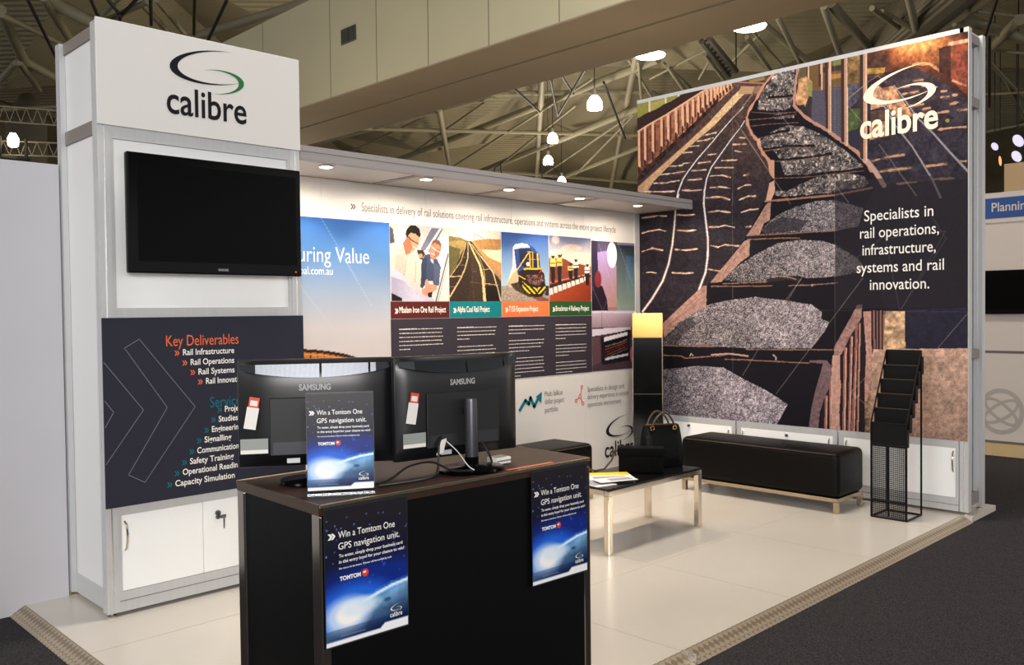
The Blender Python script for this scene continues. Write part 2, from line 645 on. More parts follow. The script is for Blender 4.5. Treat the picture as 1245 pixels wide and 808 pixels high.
# raised stand floor with its vinyl joints
pf = MB().box(-.225, 5.17, -2.90, .30, -.0415, 0)
pf.box(5.17, 5.69, -2.97, .30, -.0415, -.001)
pf_o = struct('floor_platform', pf, M['floor'], 'cream vinyl stand floor laid in square sheets')
j = MB()
for x in (.64, 1.64, 2.64, 3.64, 4.64):
    j.box(x - .0015, x + .0015, -2.90, .0, .0001, .0006)
for y in (-2.0, -1.0):
    j.box(-.225, 5.16, y - .0015, y + .0015, .0001, .0006)
struct('floor_joint', j, M['joint'], None, pf_o)
# chequer-plate ramps along two edges
def ramp(p0, p1, out):
    """wedge from the floor edge p0-p1 sloping down in direction out"""
    p0, p1, out = Vector((*p0, 0)), Vector((*p1, 0)), Vector((*out, 0))
    m = MB()
    d = Vector((0, 0, -.0415))
    up = Vector((0, 0, .002))
    m.add([p0 + up, p1 + up, p1 + out + d + up, p0 + out + d + up, p0 + d, p1 + d, p1 + out + d, p0 + out + d],
          [(0, 1, 2, 3), (0, 3, 7, 4), (1, 5, 6, 2), (3, 2, 6, 7), (4, 7, 6, 5), (0, 4, 5, 1)])
    return m


r1 = struct('trim_1', ramp((-.225, -2.901), (5.165, -2.901), (0, -.078)), M['tread'], 'chequer plate ramp along the front edge of the stand floor')
r2 = struct('trim_2', ramp((-.2255, .06), (-.2255, -2.90), (-.075, 0)), M['tread'], 'chequer plate ramp along the side edge of the stand floor')
struct('ramp_joint', MB().box(1.645, 1.652, -2.975, -2.90, -.036, .0035), M['alu_edge'], None, r1)

# back wall: panels, aluminium corner posts
bw = struct('wall_back', MB().box(TW + .002, 5.10, .0015, .045, .0, 2.436), M['white_board'], 'white back wall of the stand')
for x in (1.66, 2.56, 3.46, 4.36):
    struct('panel_seam', MB().box(x - .001, x + .001, -.0002, .004, .02, 2.436), M['pale_seam'], None, bw)
struct('corner_post', MB().box(5.10, 5.165, -.012, .05, .0, 2.436).box(5.128, 5.136, -.0135, -.012, .0, 2.436), M['alu'], None, bw)
# partition of the next stand, left of the tower
gw = struct('wall_left', MB().box(-4.5, -.008, -.05, -.01, -.0415, 2.34), M['grey_wall'], 'plain grey partition beside the tower')

# mural wall frame: box 0.35 deep with an open end showing inset panels
wr = struct('wall_right', MB().box(XM + .004, XM + .35, YF + .07, .018, .03, 3.50), M['white'], 'freestanding wall that carries the railway mural')


def post(x0, y0, z0, z1, w=.062):
    """square system post with a bright groove in every face"""
    m = MB()
    a, b, g, d = 0, w, w * .06, w * .10
    c = w / 2
    prof = [(a, a), (c - g, a), (c - g, a + d), (c + g, a + d), (c + g, a), (b, a), (b, c - g), (b - d, c - g), (b - d, c + g), (b, c + g), (b, b),
            (c + g, b), (c + g, b - d), (c - g, b - d), (c - g, b), (a, b), (a, c + g), (a + d, c + g), (a + d, c - g), (a, c - g)]
    m.prism(prof, (x0, y0, z0), (1, 0, 0), (0, 1, 0), (0, 0, 1), z1 - z0)
    g2, d2 = g * .9, d * 1.02
    for bx in ((c - g2, c + g2, d * .5, d2), (c - g2, c + g2, b - d2, b - d * .5), (d * .5, d2, c - g2, c + g2), (b - d2, b - d * .5, c - g2, c + g2)):
        m.box(x0 + bx[0], x0 + bx[1], y0 + bx[2], y0 + bx[3], z0, z1, 1)
    return m


PM = (M['alu'], M['alu_edge'])
for nm, (px, py) in {'front_post': (XM, YF), 'rear_post': (XM + .291, YF)}.items():
    struct('wall_post', post(px, py, .022, 3.52), PM, None, wr)
for z0, z1 in ((3.44, 3.50), (2.98, 3.05), (1.13, 1.20), (.05, .13)):
    struct('wall_rail', MB().box(XM + .062, XM + .291, YF + .022, YF + .068, z0, z1), M['canopy_beam'], None, wr)
struct('wall_top_rail', MB().box(XM, XM + .353, YF + .03, .0185, 3.485, 3.52), M['alu'], None, wr)
for x in (XM + .031, XM + .322):
    struct('levelling_foot', MB().lathe([(.022, 0), (.022, .007), (.008, .009), (.008, .024)], 16, (x, YF + .03, -.001)), M['chrome'], None, wr)

# hall enclosure far behind
struct('wall_hall_north', MB().box(-30, 70, 74.5, 75, -.04, 12), M['beige'], 'far wall of the hall')
struct('wall_hall_east', MB().box(69.5, 70, -30, 75, -.04, 12), M['beige'], 'far side wall of the hall')

# folded corrugated roof
def roof():
    m = MB()
    rnd = random.Random(5)
    st = 8.0
    nx, ny = 13, 13
    vs = []
    for jy in range(ny):
        for ix in range(nx):
            z = 8.35 + (1.9 if (ix + jy) % 2 else 0.0) + rnd.uniform(-.1, .1)
            vs.append((-26 + ix * st, -24 + jy * st, z))
    fs = []
    for jy in range(ny - 1):
        for ix in range(nx - 1):
            a, b, c, d = jy * nx + ix, jy * nx + ix + 1, (jy + 1) * nx + ix + 1, (jy + 1) * nx + ix
            fs += [(a, b, c), (a, c, d)] if (ix + jy) % 2 else [(a, b, d), (b, c, d)]
    return m.add(vs, fs)


struct('ceiling', roof(), M['roof'], 'folded corrugated roof of the hall')

# boxed-in service duct hanging across the hall
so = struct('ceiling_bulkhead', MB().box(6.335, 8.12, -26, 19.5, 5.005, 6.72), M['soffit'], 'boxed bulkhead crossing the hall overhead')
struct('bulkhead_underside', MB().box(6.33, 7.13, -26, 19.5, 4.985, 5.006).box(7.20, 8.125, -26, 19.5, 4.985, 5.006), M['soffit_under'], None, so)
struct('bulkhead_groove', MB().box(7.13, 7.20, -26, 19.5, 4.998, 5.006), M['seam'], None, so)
for y in (-9.6, -7.0, -4.4, -1.8, .8, 2.05, 3.30, 4.55, 5.78, 7.04, 9.2, 11.4, 13.6):
    struct('panel_seam', MB().box(6.328, 6.336, y - .005, y + .005, 5.01, 6.72), M['seam'], None, so)
g = MB()
for z in np.arange(5.79, 6.0, .028):
    g.box(6.312, 6.333, 6.31, 6.70, z, z + .012)
g.box(6.31, 6.333, 6.49, 6.515, 5.78, 6.0)
vb = struct('vent_backing', MB().box(6.320, 6.334, 6.305, 6.71, 5.765, 6.0), M['groove'], None, so)
struct('vent_grille', g, M['vent_dark'], None, so)


# steel roof tubes; ends are points of the roof space, given as seen bearings carried up to the roof's lower chord
def ray(u, v):
    return FWD + RIGHT * ((u - 622.5) / F_PX) - UP * ((v - 404) / F_PX)


def at_z(u, v, z):
    d = ray(u, v)
    return CAM + d * ((z - CAM.z) / d.z)


TUBES = [
    (533.7, 132, 549, 215, .15), (661, 60, 651, 240, .16), (775, 60, 739, 250, .16),
    (420, 156, 780, 164, .11), (585, 114, 790, 111, .11), (600, 208, 780, 222, .12),
    (360, 180, 600, 115, .17), (470, 200, 800, 72, .19), (580, 210, 800, 122, .19), (680, 217, 800, 170, .17),
    (429, 183, 540, 131, .07), (493, 192, 590, 124, .07), (548, 204, 720, 96, .07), (601, 206, 700, 128, .07), (655, 216, 770, 138, .08), (700, 212, 790, 120, .08),
    (0, 12, 34, 84, .20), (28, 73, 110, 118, .17), (2, 18, 84, 58, .10), (52, -4, 92, 58, .15), (58, 0, 122, 32, .22), (-5, 104, 20, 76, .14), (24, 76, 48, 110, .12),
    (-8, 134, 84, 129, .10), (150, -10, 118, 26, .1), (170, 2, 215, 50, .1), (160, 10, 108, 42, .1),
    (205, 55, 400, -6, .16), (190, 0, 240, 60, .08), (120, 28, 180, 2, .1),
    (1001, 8, 1026, 80, .12), (1010, 4, 1064, 66, .17), (925, 26, 994, 84, .12), (945, 20, 985, 100, .1), (1060, 10, 1110, 46, .10), (1072, 14, 1140, 52, .1),
    (1104, -6, 1116, 46, .13), (1120, 50, 1215, -12, .22), (1165, 20, 1250, 50, .2), (1240, 24, 1196, 66, .2), (1150, 10, 1260, 22, .06), (1196, 60, 1260, 66, .06),
    (1160, 30, 1245, 120, .08), (1225, 100, 1260, 170, .1), (1195, 115, 1250, 112, .06), (1200, 160, 1250, 150, .08),
    (805, 75, 850, 115, .07), (790, 110, 840, 140, .1), (812, 80, 838, 118, .1), (857, 66, 880, 96, .09), (870, 60, 850, 96, .06), (908, 45, 940, 90, .09), (880, 85, 925, 40, .07), (915, 38, 962, 92, .05),
    (790, 96, 860, 60, .05), (776, 74, 790, 240, .07), (764, 72, 800, 130, .06),
]
for k, (u0, v0, u1, v1, r) in enumerate(TUBES):
    z0, z1 = 7.75 + .18 * (k % 3), 7.75 + .18 * ((k + 1) % 3)
    tb = MB().tube([at_z(u0, v0, z0), at_z(u1, v1, z1)], r * .62, 10).build('roof_tube', M['tube'], smooth=True)
    tag(tb, 'pale painted steel tube bracing the hall roof', 'roof tube', 'steel tubes under the hall roof', 'structure')
for (u0, v0, u1, v1) in ((626, 108, 656, 136), (683, 92, 697, 114), (711, 85, 678, 141), (669, 96, 678, 141), (734, 100, 760, 168), (32, -4, 71, 76), (108, -6, 121, 24),
                         (128, -4, 146, 18), (168, -3, 147, 19), (146, 19, 146, 40), (237, -6, 236, 42), (276, 0, 250, 55), (1213, -4, 1196, 50), (1203, 45, 1203, 130), (183, -4, 184, 30)):
    rd = MB().tube([at_z(u0, v0, 7.5), at_z(u1, v1, 7.6)], .035, 6).build('tie_rod', M['dark_cable'])
    tag(rd, 'thin dark tie rod under the hall roof', 'tie rod', 'dark tie rods under the hall roof', 'structure')

# big round air ducts
dm = MB().tube([at_z(32, 215, 6.0), at_z(32, 150, 8.0), at_z(34, 122, 9.0)], [.62, .62, .30], 20)
tag(dm.build('air_duct', M['duct'], smooth=True), 'upright round ventilation duct behind the lighting trusses', 'duct')
dm = MB().tube([at_z(1020, 90, 8.4), at_z(1100, 30, 8.4), at_z(1180, -40, 8.4)], .62, 20)
tag(dm.build('air_duct', M['duct'], smooth=True), 'fat sloping ventilation duct under the roof above the mural', 'duct')
# ladder-like cable tray near the roof
t = thing('cable_tray', 'ladder shaped cable tray hung below the roof', 'cable tray', at_z(854, 48, 7.2))
a0, a1, b0, b1 = at_z(853, 50, 7.2), at_z(886, 92, 7.2), at_z(862, 46, 7.2), at_z(895, 86, 7.2)
MB().tube([a0, a1], .07, 6).build('side_rail', M['vent_dark'], t, True)
MB().tube([b0, b1], .07, 6).build('side_rail', M['vent_dark'], t, True)
for k in range(9):
    q = (k + .5) / 9
    MB().tube([a0.lerp(a1, q), b0.lerp(b1, q)], .05, 6).build('rung', M['dark_cable'], t, True)


for q in (a0, b1):
    MB().tube([q, Vector((q.x, q.y, 10.6))], .02, 6).build('hanger_rod', M['dark_cable'], t, True)


# hanging high-bay lamps
def bay_lamp(u, v, z, label, watts, sc=1.0, flat=False):
    p = at_z(u, v, z)
    t = thing('high_bay_lamp', label, 'lamp', p, 0, 'hanging hall lamps')
    if flat:
        MB().lathe([(.10, .20), (.30, .16), (.34, .06), (.34, .0)][::-1], 24, (0, 0, .0)).build('housing', M['lamp_body'], t, smooth=True)
        MB().lathe([(.31, -.03), (.32, .0)], 24).build('lens', M['lamp_shade'], t, smooth=True)
    else:
        MB().lathe([(.19 * sc, -.2 * sc), (.21 * sc, -.12 * sc), (.19 * sc, .02 * sc), (.12 * sc, .13 * sc), (.07 * sc, .17 * sc)], 24).build('shade', M['lamp_shade'], t, smooth=True)
        MB().lathe([(.07 * sc, .17 * sc), (.07 * sc, .34 * sc), (.02 * sc, .36 * sc)], 16).build('housing', M['lamp_body'], t, smooth=True)
    MB().tube([(0, 0, .2), (0, 0, 10.6 - z)], .012, 6).build('cord', M['dark_cable'], t)
    l = bpy.data.lights.new('bay_light', 'POINT')
    l.energy = watts
    l.color = (1, .9, .74)
    l.shadow_soft_size = .25
    o = bpy.data.objects.new('bay_light', l)
    COL.objects.link(o)
    o.location = p - Vector((0, 0, .9))
    return t


bay_lamp(723, 124, 7.0, 'glowing bell shaped hall lamp nearest the corner of the mural', 110, 1.0)
bay_lamp(672, 167, 7.0, 'glowing bell shaped hall lamp, topmost of the three in a column', 90, .85)
bay_lamp(666.5, 194, 7.0, 'glowing bell shaped hall lamp, middle of the three in a column', 80, .9)
bay_lamp(683, 219, 7.0, 'glowing bell shaped hall lamp, lowest of the three just above the canopy', 80, .9)
bay_lamp(790.5, 67, 7.0, 'shallow glowing hall lamp at the bulkhead edge above the mural corner', 90, 1, True)
bay_lamp(911, 32, 7.0, 'shallow glowing hall lamp at the bulkhead edge above the coal train', 90, 1, True)
bay_lamp(806, 0, 7.0, 'shallow glowing hall lamp at the bulkhead edge, the one farthest along toward the viewer', 70, 1, True)


# lighting trusses over the next stands, left of the tower
def truss(name, label, p0, p1, h, drop_z):
    t = thing(name, label, 'truss', p0)
    up = Vector((0, 0, h))
    d = (p1 - p0)
    n = 9
    for off in (Vector((0, 0, 0)), up):
        MB().tube([p0 + off, p1 + off], .016, 6).build('chord', M['tube'], t, True)
    mm = MB()
    for k in range(n):
        a, b = p0 + d * (k / n), p0 + d * ((k + 1) / n)
        mm.tube([a, a + up + (b - a) * .5], .0065, 5)
        mm.tube([a + up + (b - a) * .5, b], .0065, 5)
    mm.build('lattice', M['tube'], t, True)
    return t


truss('lighting_truss', 'thin lattice lighting truss crossing the duct, upper one', at_z(-30, 145, 5.4), at_z(92, 154, 5.4), .30, 0)
truss('lighting_truss', 'thin lattice lighting truss just over the grey partition', at_z(-30, 187, 4.6), at_z(92, 191, 4.6), .26, 0)
p = at_z(16, 175, 4.75)
t = thing('stage_lamp', 'bright white stage lamp in a black yoke over the grey partition', 'stage lamp', p)
MB().tube([(-.22, 0, -.28), (-.22, 0, .12)], .03, 6).tube([(.22, .0, -.28), (.22, 0, .12)], .03, 6).tube([(-.26, 0, -.28), (.28, 0, -.28)], .05, 6).build('yoke', M['dark_cable'], t)
MB().lathe([(.05, -.06), (.09, -.03), (.10, .10), (.05, .20)], 16).build('lens', M['lamp_shade'], t, smooth=True)
# stage lights seen past the end of the mural wall
for k, (u, v, m, r, lab) in enumerate(((1238, 171, 'violet_lamp', .15, 'violet white stage lamp, topmost of the cluster above the blue sign'), (1236, 190, 'violet_lamp', .15, 'violet white stage lamp just under the topmost one of the cluster'),
                                       (1209.5, 178, 'violet_lamp', .10, 'violet white stage lamp beside the end of the mural wall'), (1216, 195.5, 'amber_lamp', .13, 'amber stage lamp above the blue sign'),
                                       )):
    z = 6.0
    p = at_z(u, v, z)
    t = thing('stage_lamp', lab, 'stage lamp', p)
    d = (CAM - p).normalized()
    sd = d.cross(Vector((0, 0, 1))).normalized()
    el = MB()
    el.lathe([(r, 0), (r * .9, .02)], 20, (0, 0, 0), 0, 1.2, .8 if m != 'amber_lamp' else .3)
    q = d.to_track_quat('Z', 'X').to_matrix().to_4x4() @ Matrix.Rotation(.5 if m != 'amber_lamp' else .1, 4, 'Z')
    el.v = [tuple(q @ Vector(x)) for x in el.v]
    el.build('lens', M[m], t)
    hb = MB().lathe([(r * .5, -.4), (r * 1.02, -.04), (r * 1.02, 0)], 16, (0, 0, 0), 0, 1.2, .8 if m != 'amber_lamp' else .35)
    hb.v = [tuple(q @ Vector(x)) for x in hb.v]
    hb.build('housing', M['dark_cable'], t, smooth=True)
    MB().tube([-d * .3, -d * .3 + Vector((0, 0, 4.9))], .015, 6).build('cord', M['dark_cable'], t)

# stand across the aisle, seen past the end of the mural wall
ns = struct('wall_neighbour_stand', MB().box(8.4, 8.5, -4.0, .5, .09, 2.62), M['nb_wall'], 'pale panelled wall of the stand across the aisle')
struct('stand_plinth', MB().box(8.36, 9.6, -4.0, .5, -.0415, .085), M['timber'], None, ns)
for z in (1.04, .10):
    struct('shadow_joint', MB().box(8.394, 8.402, -4.0, .5, z - .012, z + .012), M['groove'], None, ns)
struct('wall_hall_partition', MB().box(12.0, 12.2, -6, -1.19, -.0415, 3.50), M['beige'], 'tan partition far across the aisle')
fs = Face((8.386, -2.06, 2.40), (0, -1, 0))
t = thing('stand_sign', 'blue sign board reading Planning on the stand across the aisle', 'sign', (8.40, -2.6, 2.38))
MB().box(8.385, 8.40, -3.4, -1.9, 2.38, 2.69).build('board', M['nb_wall'], t, True)
MB().box(8.380, 8.386, -3.4, -1.9, 2.425, 2.635).build('blue_panel', M['sign_blue'], t, True)
mb = MB()
put_text(mb, Face((8.380, 0, 0), (0, -1, 0)), 'Planning', 2.125, 2.495, .09, .37, .012)
mb.build('lettering', M['nb_wall'], t, True)
t = thing('television', 'black flat television on the stand across the aisle', 'television', (8.39, -2.6, 1.43))
MB().bbox(8.33, 8.397, -3.1, -2.05, 1.435, 1.885, .008).build('bezel', M['tv'], t, True)
MB().box(8.327, 8.331, -3.07, -2.08, 1.48, 1.86).build('screen', M['tv_screen'], t, True)
# pale globe emblem on the lower panel
t = thing('globe_emblem', 'large pale grey ringed emblem printed on the lower panel across the aisle', 'emblem', (8.397, -2.19, .2))
em = MB()
fe = Face((8.398, 0, 0), (0, -1, 0))


def ring(mbx, face, cx, cy, rx, ry, w, tilt=0, n=40, off=.0):
    o_, i_ = [], []
    for k in range(n):
        a = 2 * PI * k / n
        for l, q in ((o_, 0), (i_, w)):
            x, y = (rx - q) * math.cos(a), (ry - q) * math.sin(a)
            l.append(face.p(cx + x * math.cos(tilt) - y * math.sin(tilt), cy + x * math.sin(tilt) + y * math.cos(tilt), off))
    mbx.add(o_ + i_, [(k, (k + 1) % n, n + (k + 1) % n, n + k) for k in range(n)])


ring(em, fe, 2.21, .42, .22, .24, .045)
em.build('outer_ring', M['emblem'], t, True)
em = MB()
ring(em, fe, 2.21, .42, .20, .09, .03, .6, off=.001)
ring(em, fe, 2.21, .42, .20, .09, .03, -.7, off=.002)
em.build('orbit_ring', M['emblem'], t, True)

# ================================================================== TOWER
FT = Face((0, TY, 0), (1, 0, 0))           # tower front: x, z in metres
tw = thing('display_tower', 'tall white display tower with logo header, navy graphic and cupboard doors', 'display tower', (TW / 2, TY + TD / 2, 0))
RX = TW - .062
for px, py in ((0, TY + .008), (RX, TY + .008), (0, TY + TD), (RX, TY + TD)):
    post(px, py, .022, 2.985).build('post', PM, tw, True)
    MB().lathe([(.022, 0), (.022, .006), (.008, .008), (.008, .024)], 16, (px + .031, py + .031, 0)).build('levelling_foot', M['chrome'], tw, True)
hd = MB().bbox(0, TW, TY - .004, TY + .007, 2.474, TH, .002, 1).build('header_board', M['white_board'], tw, True)
put_logo(FT, .349, 2.580, .001206, hd, M['black_ink'], M['green_ink'], M['black_ink'], off=.0055)
for z0, z1 in ((2.414, 2.474), (1.512, 1.562), (.512, .56), (.02, .122)):
    b = MB().box(.062, RX, TY + .012, TY + .060, z0, z1)
    if z0 < .1:
        b.box(.062, RX, TY + .0105, TY + .013, .074, .077, 1)
    b.build('cross_rail', (M['alu'], M['groove']), tw, True)
for x0 in (.062, RX - .016):
    for z0, z1 in ((.122, .512), (1.562, 2.414)):
        MB().box(x0, x0 + .016, TY + .013, TY + .05, z0, z1).build('side_stile', M['alu'], tw, True)
MB().box(.078, RX - .016, TY + .03, TY + .045, 1.562, 2.414).build('screen_backboard', M['door'], tw, True)
# left side: inset panels between rails
for z0, z1 in ((2.925, 2.985), (2.442, 2.512), (.022, .125)):
    for xs in (.020, RX + .012):
        MB().box(xs, xs + .03, TY + .070, TY + TD, z0, z1).build('side_rail', M['canopy_beam'] if z0 > 1 else M['alu'], tw, True)
for z0, z1 in ((2.512, 2.925), (.125, 2.442)):
    for xs in (.030, RX + .022):
        MB().box(xs, xs + .012, TY + .070, TY + TD, z0, z1).build('side_panel', M['white'], tw, True)
MB().box(.062, RX, TY + TD + .02, TY + TD + .035, .03, 2.98).build('rear_panel', M['white'], tw, True)
# navy graphic
ng = MB().bbox(.0, TW, TY - .003, TY + .007, .5569, 1.5124, .0015, 1).build('navy_graphic', M['navy'], tw, True)
mb = MB()
for pts in ([(.106, 1.359), (.181, 1.402), (.469, 1.032), (.194, .665), (.112, .714), (.318, 1.04)], [(.003, 1.293), (.194, 1.038), (.003, .78)], [(.003, 1.10), (.046, 1.039), (.003, .965)]):
    cl = len(pts) == 6
    for a, b in zip(pts, pts[1:] + (pts[:1] if cl else [])):
        a, b = Vector((*a, 0)), Vector((*b, 0))
        n = Vector((-(b - a).y, (b - a).x, 0)).normalized() * .0016
        mb.add([FT.p(q.x, q.y, .0042) for q in (a - n, b - n, b + n, a + n)], [(0, 1, 2, 3)])
mb.build('chevron_outline', M['faint_ink'], ng, True)
mb = MB(); put_text(mb, FT, 'Key Deliverables', .319, 1.360, .056, .406, .0, off=.0045); mb.build('heading', M['orange_ink'], ng, True)
mb = MB(); put_text(mb, FT, 'Services', .553, 1.020, .056, .20, .0, off=.0045); mb.build('heading', M['teal_ink'], ng, True)
mb, mc = MB(), MB()
for (x, z), s, w in zip(((.408, 1.310), (.449, 1.256), (.491, 1.203), (.532, 1.150)), ('Rail Infrastructure', 'Rail Operations', 'Rail Systems', 'Rail Innovation'), (.290, .248, .207, .225)):
    put_text(mb, FT, s, x, z, .031, w, .015, off=.0045)
    put_text(mc, FT, '»', x - .046, z, .038, .028, .01, off=.0045)
mb.build('deliverables_list', M['white_ink'], ng, True); mc.build('list_arrows', M['orange_ink'], ng, True)
mb, mc = MB(), MB()
for (x, z), s, w in zip(((.637, .990), (.600, .938), (.560, .886), (.517, .834), (.475, .780), (.434, .727), (.393, .675), (.352, .620)),
                        ('Project Delivery', 'Studies', 'Engineering', 'Signalling', 'Communications', 'Safety Training', 'Operational Readiness', 'Capacity Simulation'), (.235, .112, .172, .155, .255, .250, .345, .335)):
    if s == 'Project Delivery':
        s, w = 'Proje', .082
    if s == 'Operational Readiness':
        s, w = 'Operational Readin', .312
    put_text(mb, FT, s, x, z, .031, w, .015, off=.0045)
    put_text(mc, FT, '»', x - .044, z, .038, .028, .01, off=.0045)
mb.build('services_list', M['white_ink'], ng, True); mc.build('list_arrows', M['teal_ink'], ng, True)
# cupboard doors
for k, (x0, x1) in enumerate(((.079, .5065), (.5095, RX - .017))):
    d = MB().bbox(x0, x1, TY + .014, TY + .032, .124, .510, .0015, 1).build('cupboard_door', M['door'], tw, True)
    if k == 0:
        MB().tube([(.094, TY + .014, .478), (.096, TY - .004, .465), (.098, TY - .014, .405), (.096, TY - .004, .345), (.094, TY + .014, .331)], .0055, 8).build('bow_handle', M['chrome'], d, True, True)
    else:
        lk = MB().tube([(.592, TY + .014, .437), (.592, TY + .004, .437)], .015, 14).box(.588, .596, TY - .012, TY + .004, .4345, .4395)
        lk.tube([(.592, TY + .014, .415), (.592, TY + .006, .415)], .012, 14)
        lk.build('lock', M['keys'], d, True)
        ky = MB()
        ky.box(.596, .628, TY - .013, TY - .010, .410, .428)
        ky.prism([(.612, .408), (.622, .408), (.619, .352), (.613, .352)], (0, TY - .012, 0), (1, 0, 0), (0, 0, 1), (0, 1, 0), .003)
        ky.build('key', M['keys'], d, True)

# television on the tower
tv = thing('television', 'black flat television mounted on the tower under the logo header', 'television', (.6, TY - .03, 1.735))
x0, x1, z0, z1 = .115, 1.098, 1.737, 2.346
MB().bbox(x0, x1, TY - .062, TY - .022, z0, z1, .008, 3).build('bezel', M['tv'], tv, True)
MB().box(x0 + .05, x1 - .032, TY - .0632, TY - .0615, z0 + .062, z1 - .045).build('screen', M['tv_screen'], tv, True)
MB().box(x0 + .2, x1 - .2, TY - .024, TY + .03, z0 + .15, z1 - .15).build('wall_bracket', M['mon_matte'], tv, True)
mb = MB(); put_text(mb, FT, 'SAMSUNG', .587, z0 + .020, .012, .058, .02, off=.0632); mb.build('brand_lettering', M['tv_logo'], tv, True)
MB().tube([(x1 - .04, TY - .064, z0 + .025), (x1 - .04, TY - .062, z0 + .025)], .004, 10).build('standby_light', M['red_led'], tv, True)

# ================================================================== CANOPY with downlights
CY = -.6024
cn = thing('canopy', 'long grey canopy over the back wall with recessed ceiling panels', 'canopy', ((TW + XM) / 2, CY / 2, 2.43))
fb = MB().box(TW + .003, XM - .006, CY, CY + .05, 2.428, 2.512).build('fascia_beam', M['canopy'], cn, True)
MB().box(TW + .003, XM - .006, CY - .0012, CY, 2.476, 2.479).build('fascia_groove', M['groove'], fb, True)
xs = [TW + .003, 2.10, 3.04, 3.98, XM - .006]
for a, b in zip(xs, xs[1:]):
    MB().box(a + .032, b - .032, CY + .052, -.004, 2.440, 2.452).build('ceiling_panel', M['canopy_ceil'], cn, True)
for x in xs:
    a, b = max(x - .03, TW + .003), min(x + .03, XM - .006)
    MB().box(a, b, CY + .05, -.004, 2.437, 2.50).build('crossbeam', M['canopy_beam'], cn, True)
MB().box(TW + .003, XM - .006, -.05, -.0, 2.453, 2.512).build('rear_beam', M['canopy'], cn, True)
DLW = ['first downlight from the tower in the canopy', 'second downlight from the tower in the canopy', 'middle downlight of the five in the canopy', 'fourth downlight from the tower in the canopy', 'downlight nearest the mural in the canopy']
dl = None
for k, x in enumerate((1.418, 2.215, 3.005, 3.81, 4.58)):
    p = (x, -.44, 2.4356)
    lab = 'small round lit ' + DLW[k]
    if dl is None:
        dl = thing('downlight', lab, 'downlight', p, 0, 'downlights in the canopy')
        MB().lathe([(.044, -.006), (.048, -.004), (.048, .004), (.040, .004)], 24).build('rim', M['chrome'], dl, smooth=True)
        MB().lathe([(.037, -.0085), (.039, -.004)], 24).build('lens', M['warm_lens'], dl)
    else:
        dup(dl, p, 0, lab)
    for nm, en, size, tilt in (('downlight_beam', 24, 104, 14), ('downlight_spill', 13, 178, 0)):
        l = bpy.data.lights.new(nm, 'SPOT')
        l.energy = en
        l.color = (1, .81, .60)
        l.spot_size = math.radians(size)
        l.spot_blend = .35 if size > 100 else .8
        l.shadow_soft_size = .03
        o = bpy.data.objects.new(nm, l)
        COL.objects.link(o)
        o.location = (x, -.44, 2.415)
        o.rotation_euler = (math.radians(tilt), 0, 0)
for pts in ([(3.0, -.3, 2.513), (2.98, -.32, 2.60), (3.02, -.34, 2.66), (3.06, -.3, 2.60), (3.08, -.3, 2.513)], [(3.55, -.3, 2.513), (3.53, -.28, 2.62), (3.58, -.3, 2.70), (3.66, -.33, 2.66), (3.64, -.3, 2.57), (3.60, -.3, 2.513)]):
    c = MB().tube(pts, .006, 6).build('cable', M['cable'], smooth=True)
    tag(c, 'black cable loop sticking up from the canopy, ' + ('nearer the tower' if pts[0][0] < 3.2 else 'nearer the mural'), 'cable')

# ================================================================== BACK WALL GRAPHICS
FB = Face((0, 0, 0), (1, 0, 0))
ht = thing('wall_heading', 'thin grey heading line about rail delivery across the top of the back wall', 'wall lettering', (1.9, -.001, 2.24))
mb = MB(); put_text(mb, FB, '»', 1.893, 2.245, .055, .042, .006, off=.002); mb.build('arrow', M['black_ink'], ht, True)
mb = MB(); put_text(mb, FB, 'Specialists in delivery of rail solutions covering rail infrastructure, operations and systems across the entire project lifecycle', 1.985, 2.238, .060, 2.83, -.006, off=.002)
mb.build('lettering', M['text_grey'], ht, True)


def paint_sky(U, V):
    s = Ink(U, V, (90, 130, 180))
    i = s.all()
    stops = [(0, (52, 104, 178)), (.2, (88, 136, 192)), (.42, (160, 178, 202)), (.62, (212, 208, 210)), (1, (236, 222, 212))]
    for c in range(3):
        s.C[:, c] = np.interp(s.Y, [q[0] for q in stops], [q[1][c] for q in stops])
    # white hairlines
    s.line([(.46, -.02), (.85, .50)], .004, (215, 225, 235), .45)
    s.line([(.28, .34), (.62, .70)], .004, (215, 225, 235), .35)
    # striped orange tank at the bottom
    top = [(-.01, .735), (.1, .730), (.2, .733), (.33, .742), (.45, .752), (.55, .766), (.64, .782), (.70, .797), (.735, .815)]
    p = top + [(.735, 1.01), (-.01, 1.01)]
    i = s.poly(p, (214, 128, 58))
    st = (np.sin((s.X[i] ** 1.25) * 130) > .82)
    s.put(i[st], (120, 62, 30))
    for a, b in zip(top, top[1:]):
        s.line([a, b], .018, (60, 34, 24))
    s.line([(x, y + .02) for x, y in top], .006, (240, 168, 96))
    return s.C


sk = thing('sky_graphic', 'blue to cream sky print with striped orange tank beside the tower', 'graphic panel', (1.68, 0, .97))
print_panel('sky_print', FB, TW + .003, .966, 2.223 - TW - .003, 1.204, 150, 170, (lambda U, V: paint_sky(U, V) * (.86, .87, .90)), sk, M['print_'])
mb = MB(); put_text(mb, FB, 'uring Value', 1.475, 1.870, .105, .565, -.004, off=.003); mb.build('slogan', M['blue_text'], sk, True)
mb = MB(); put_text(mb, FB, 'bal.com.au', 1.486, 1.785, .052, .252, .0, off=.003); mb.build('web_address', M['blue_text'], sk, True)


# --- the four project panels
def tile(U, V, x0, x1, y0, y1):
    return x0 + U * (x1 - x0), y0 + V * (y1 - y0)


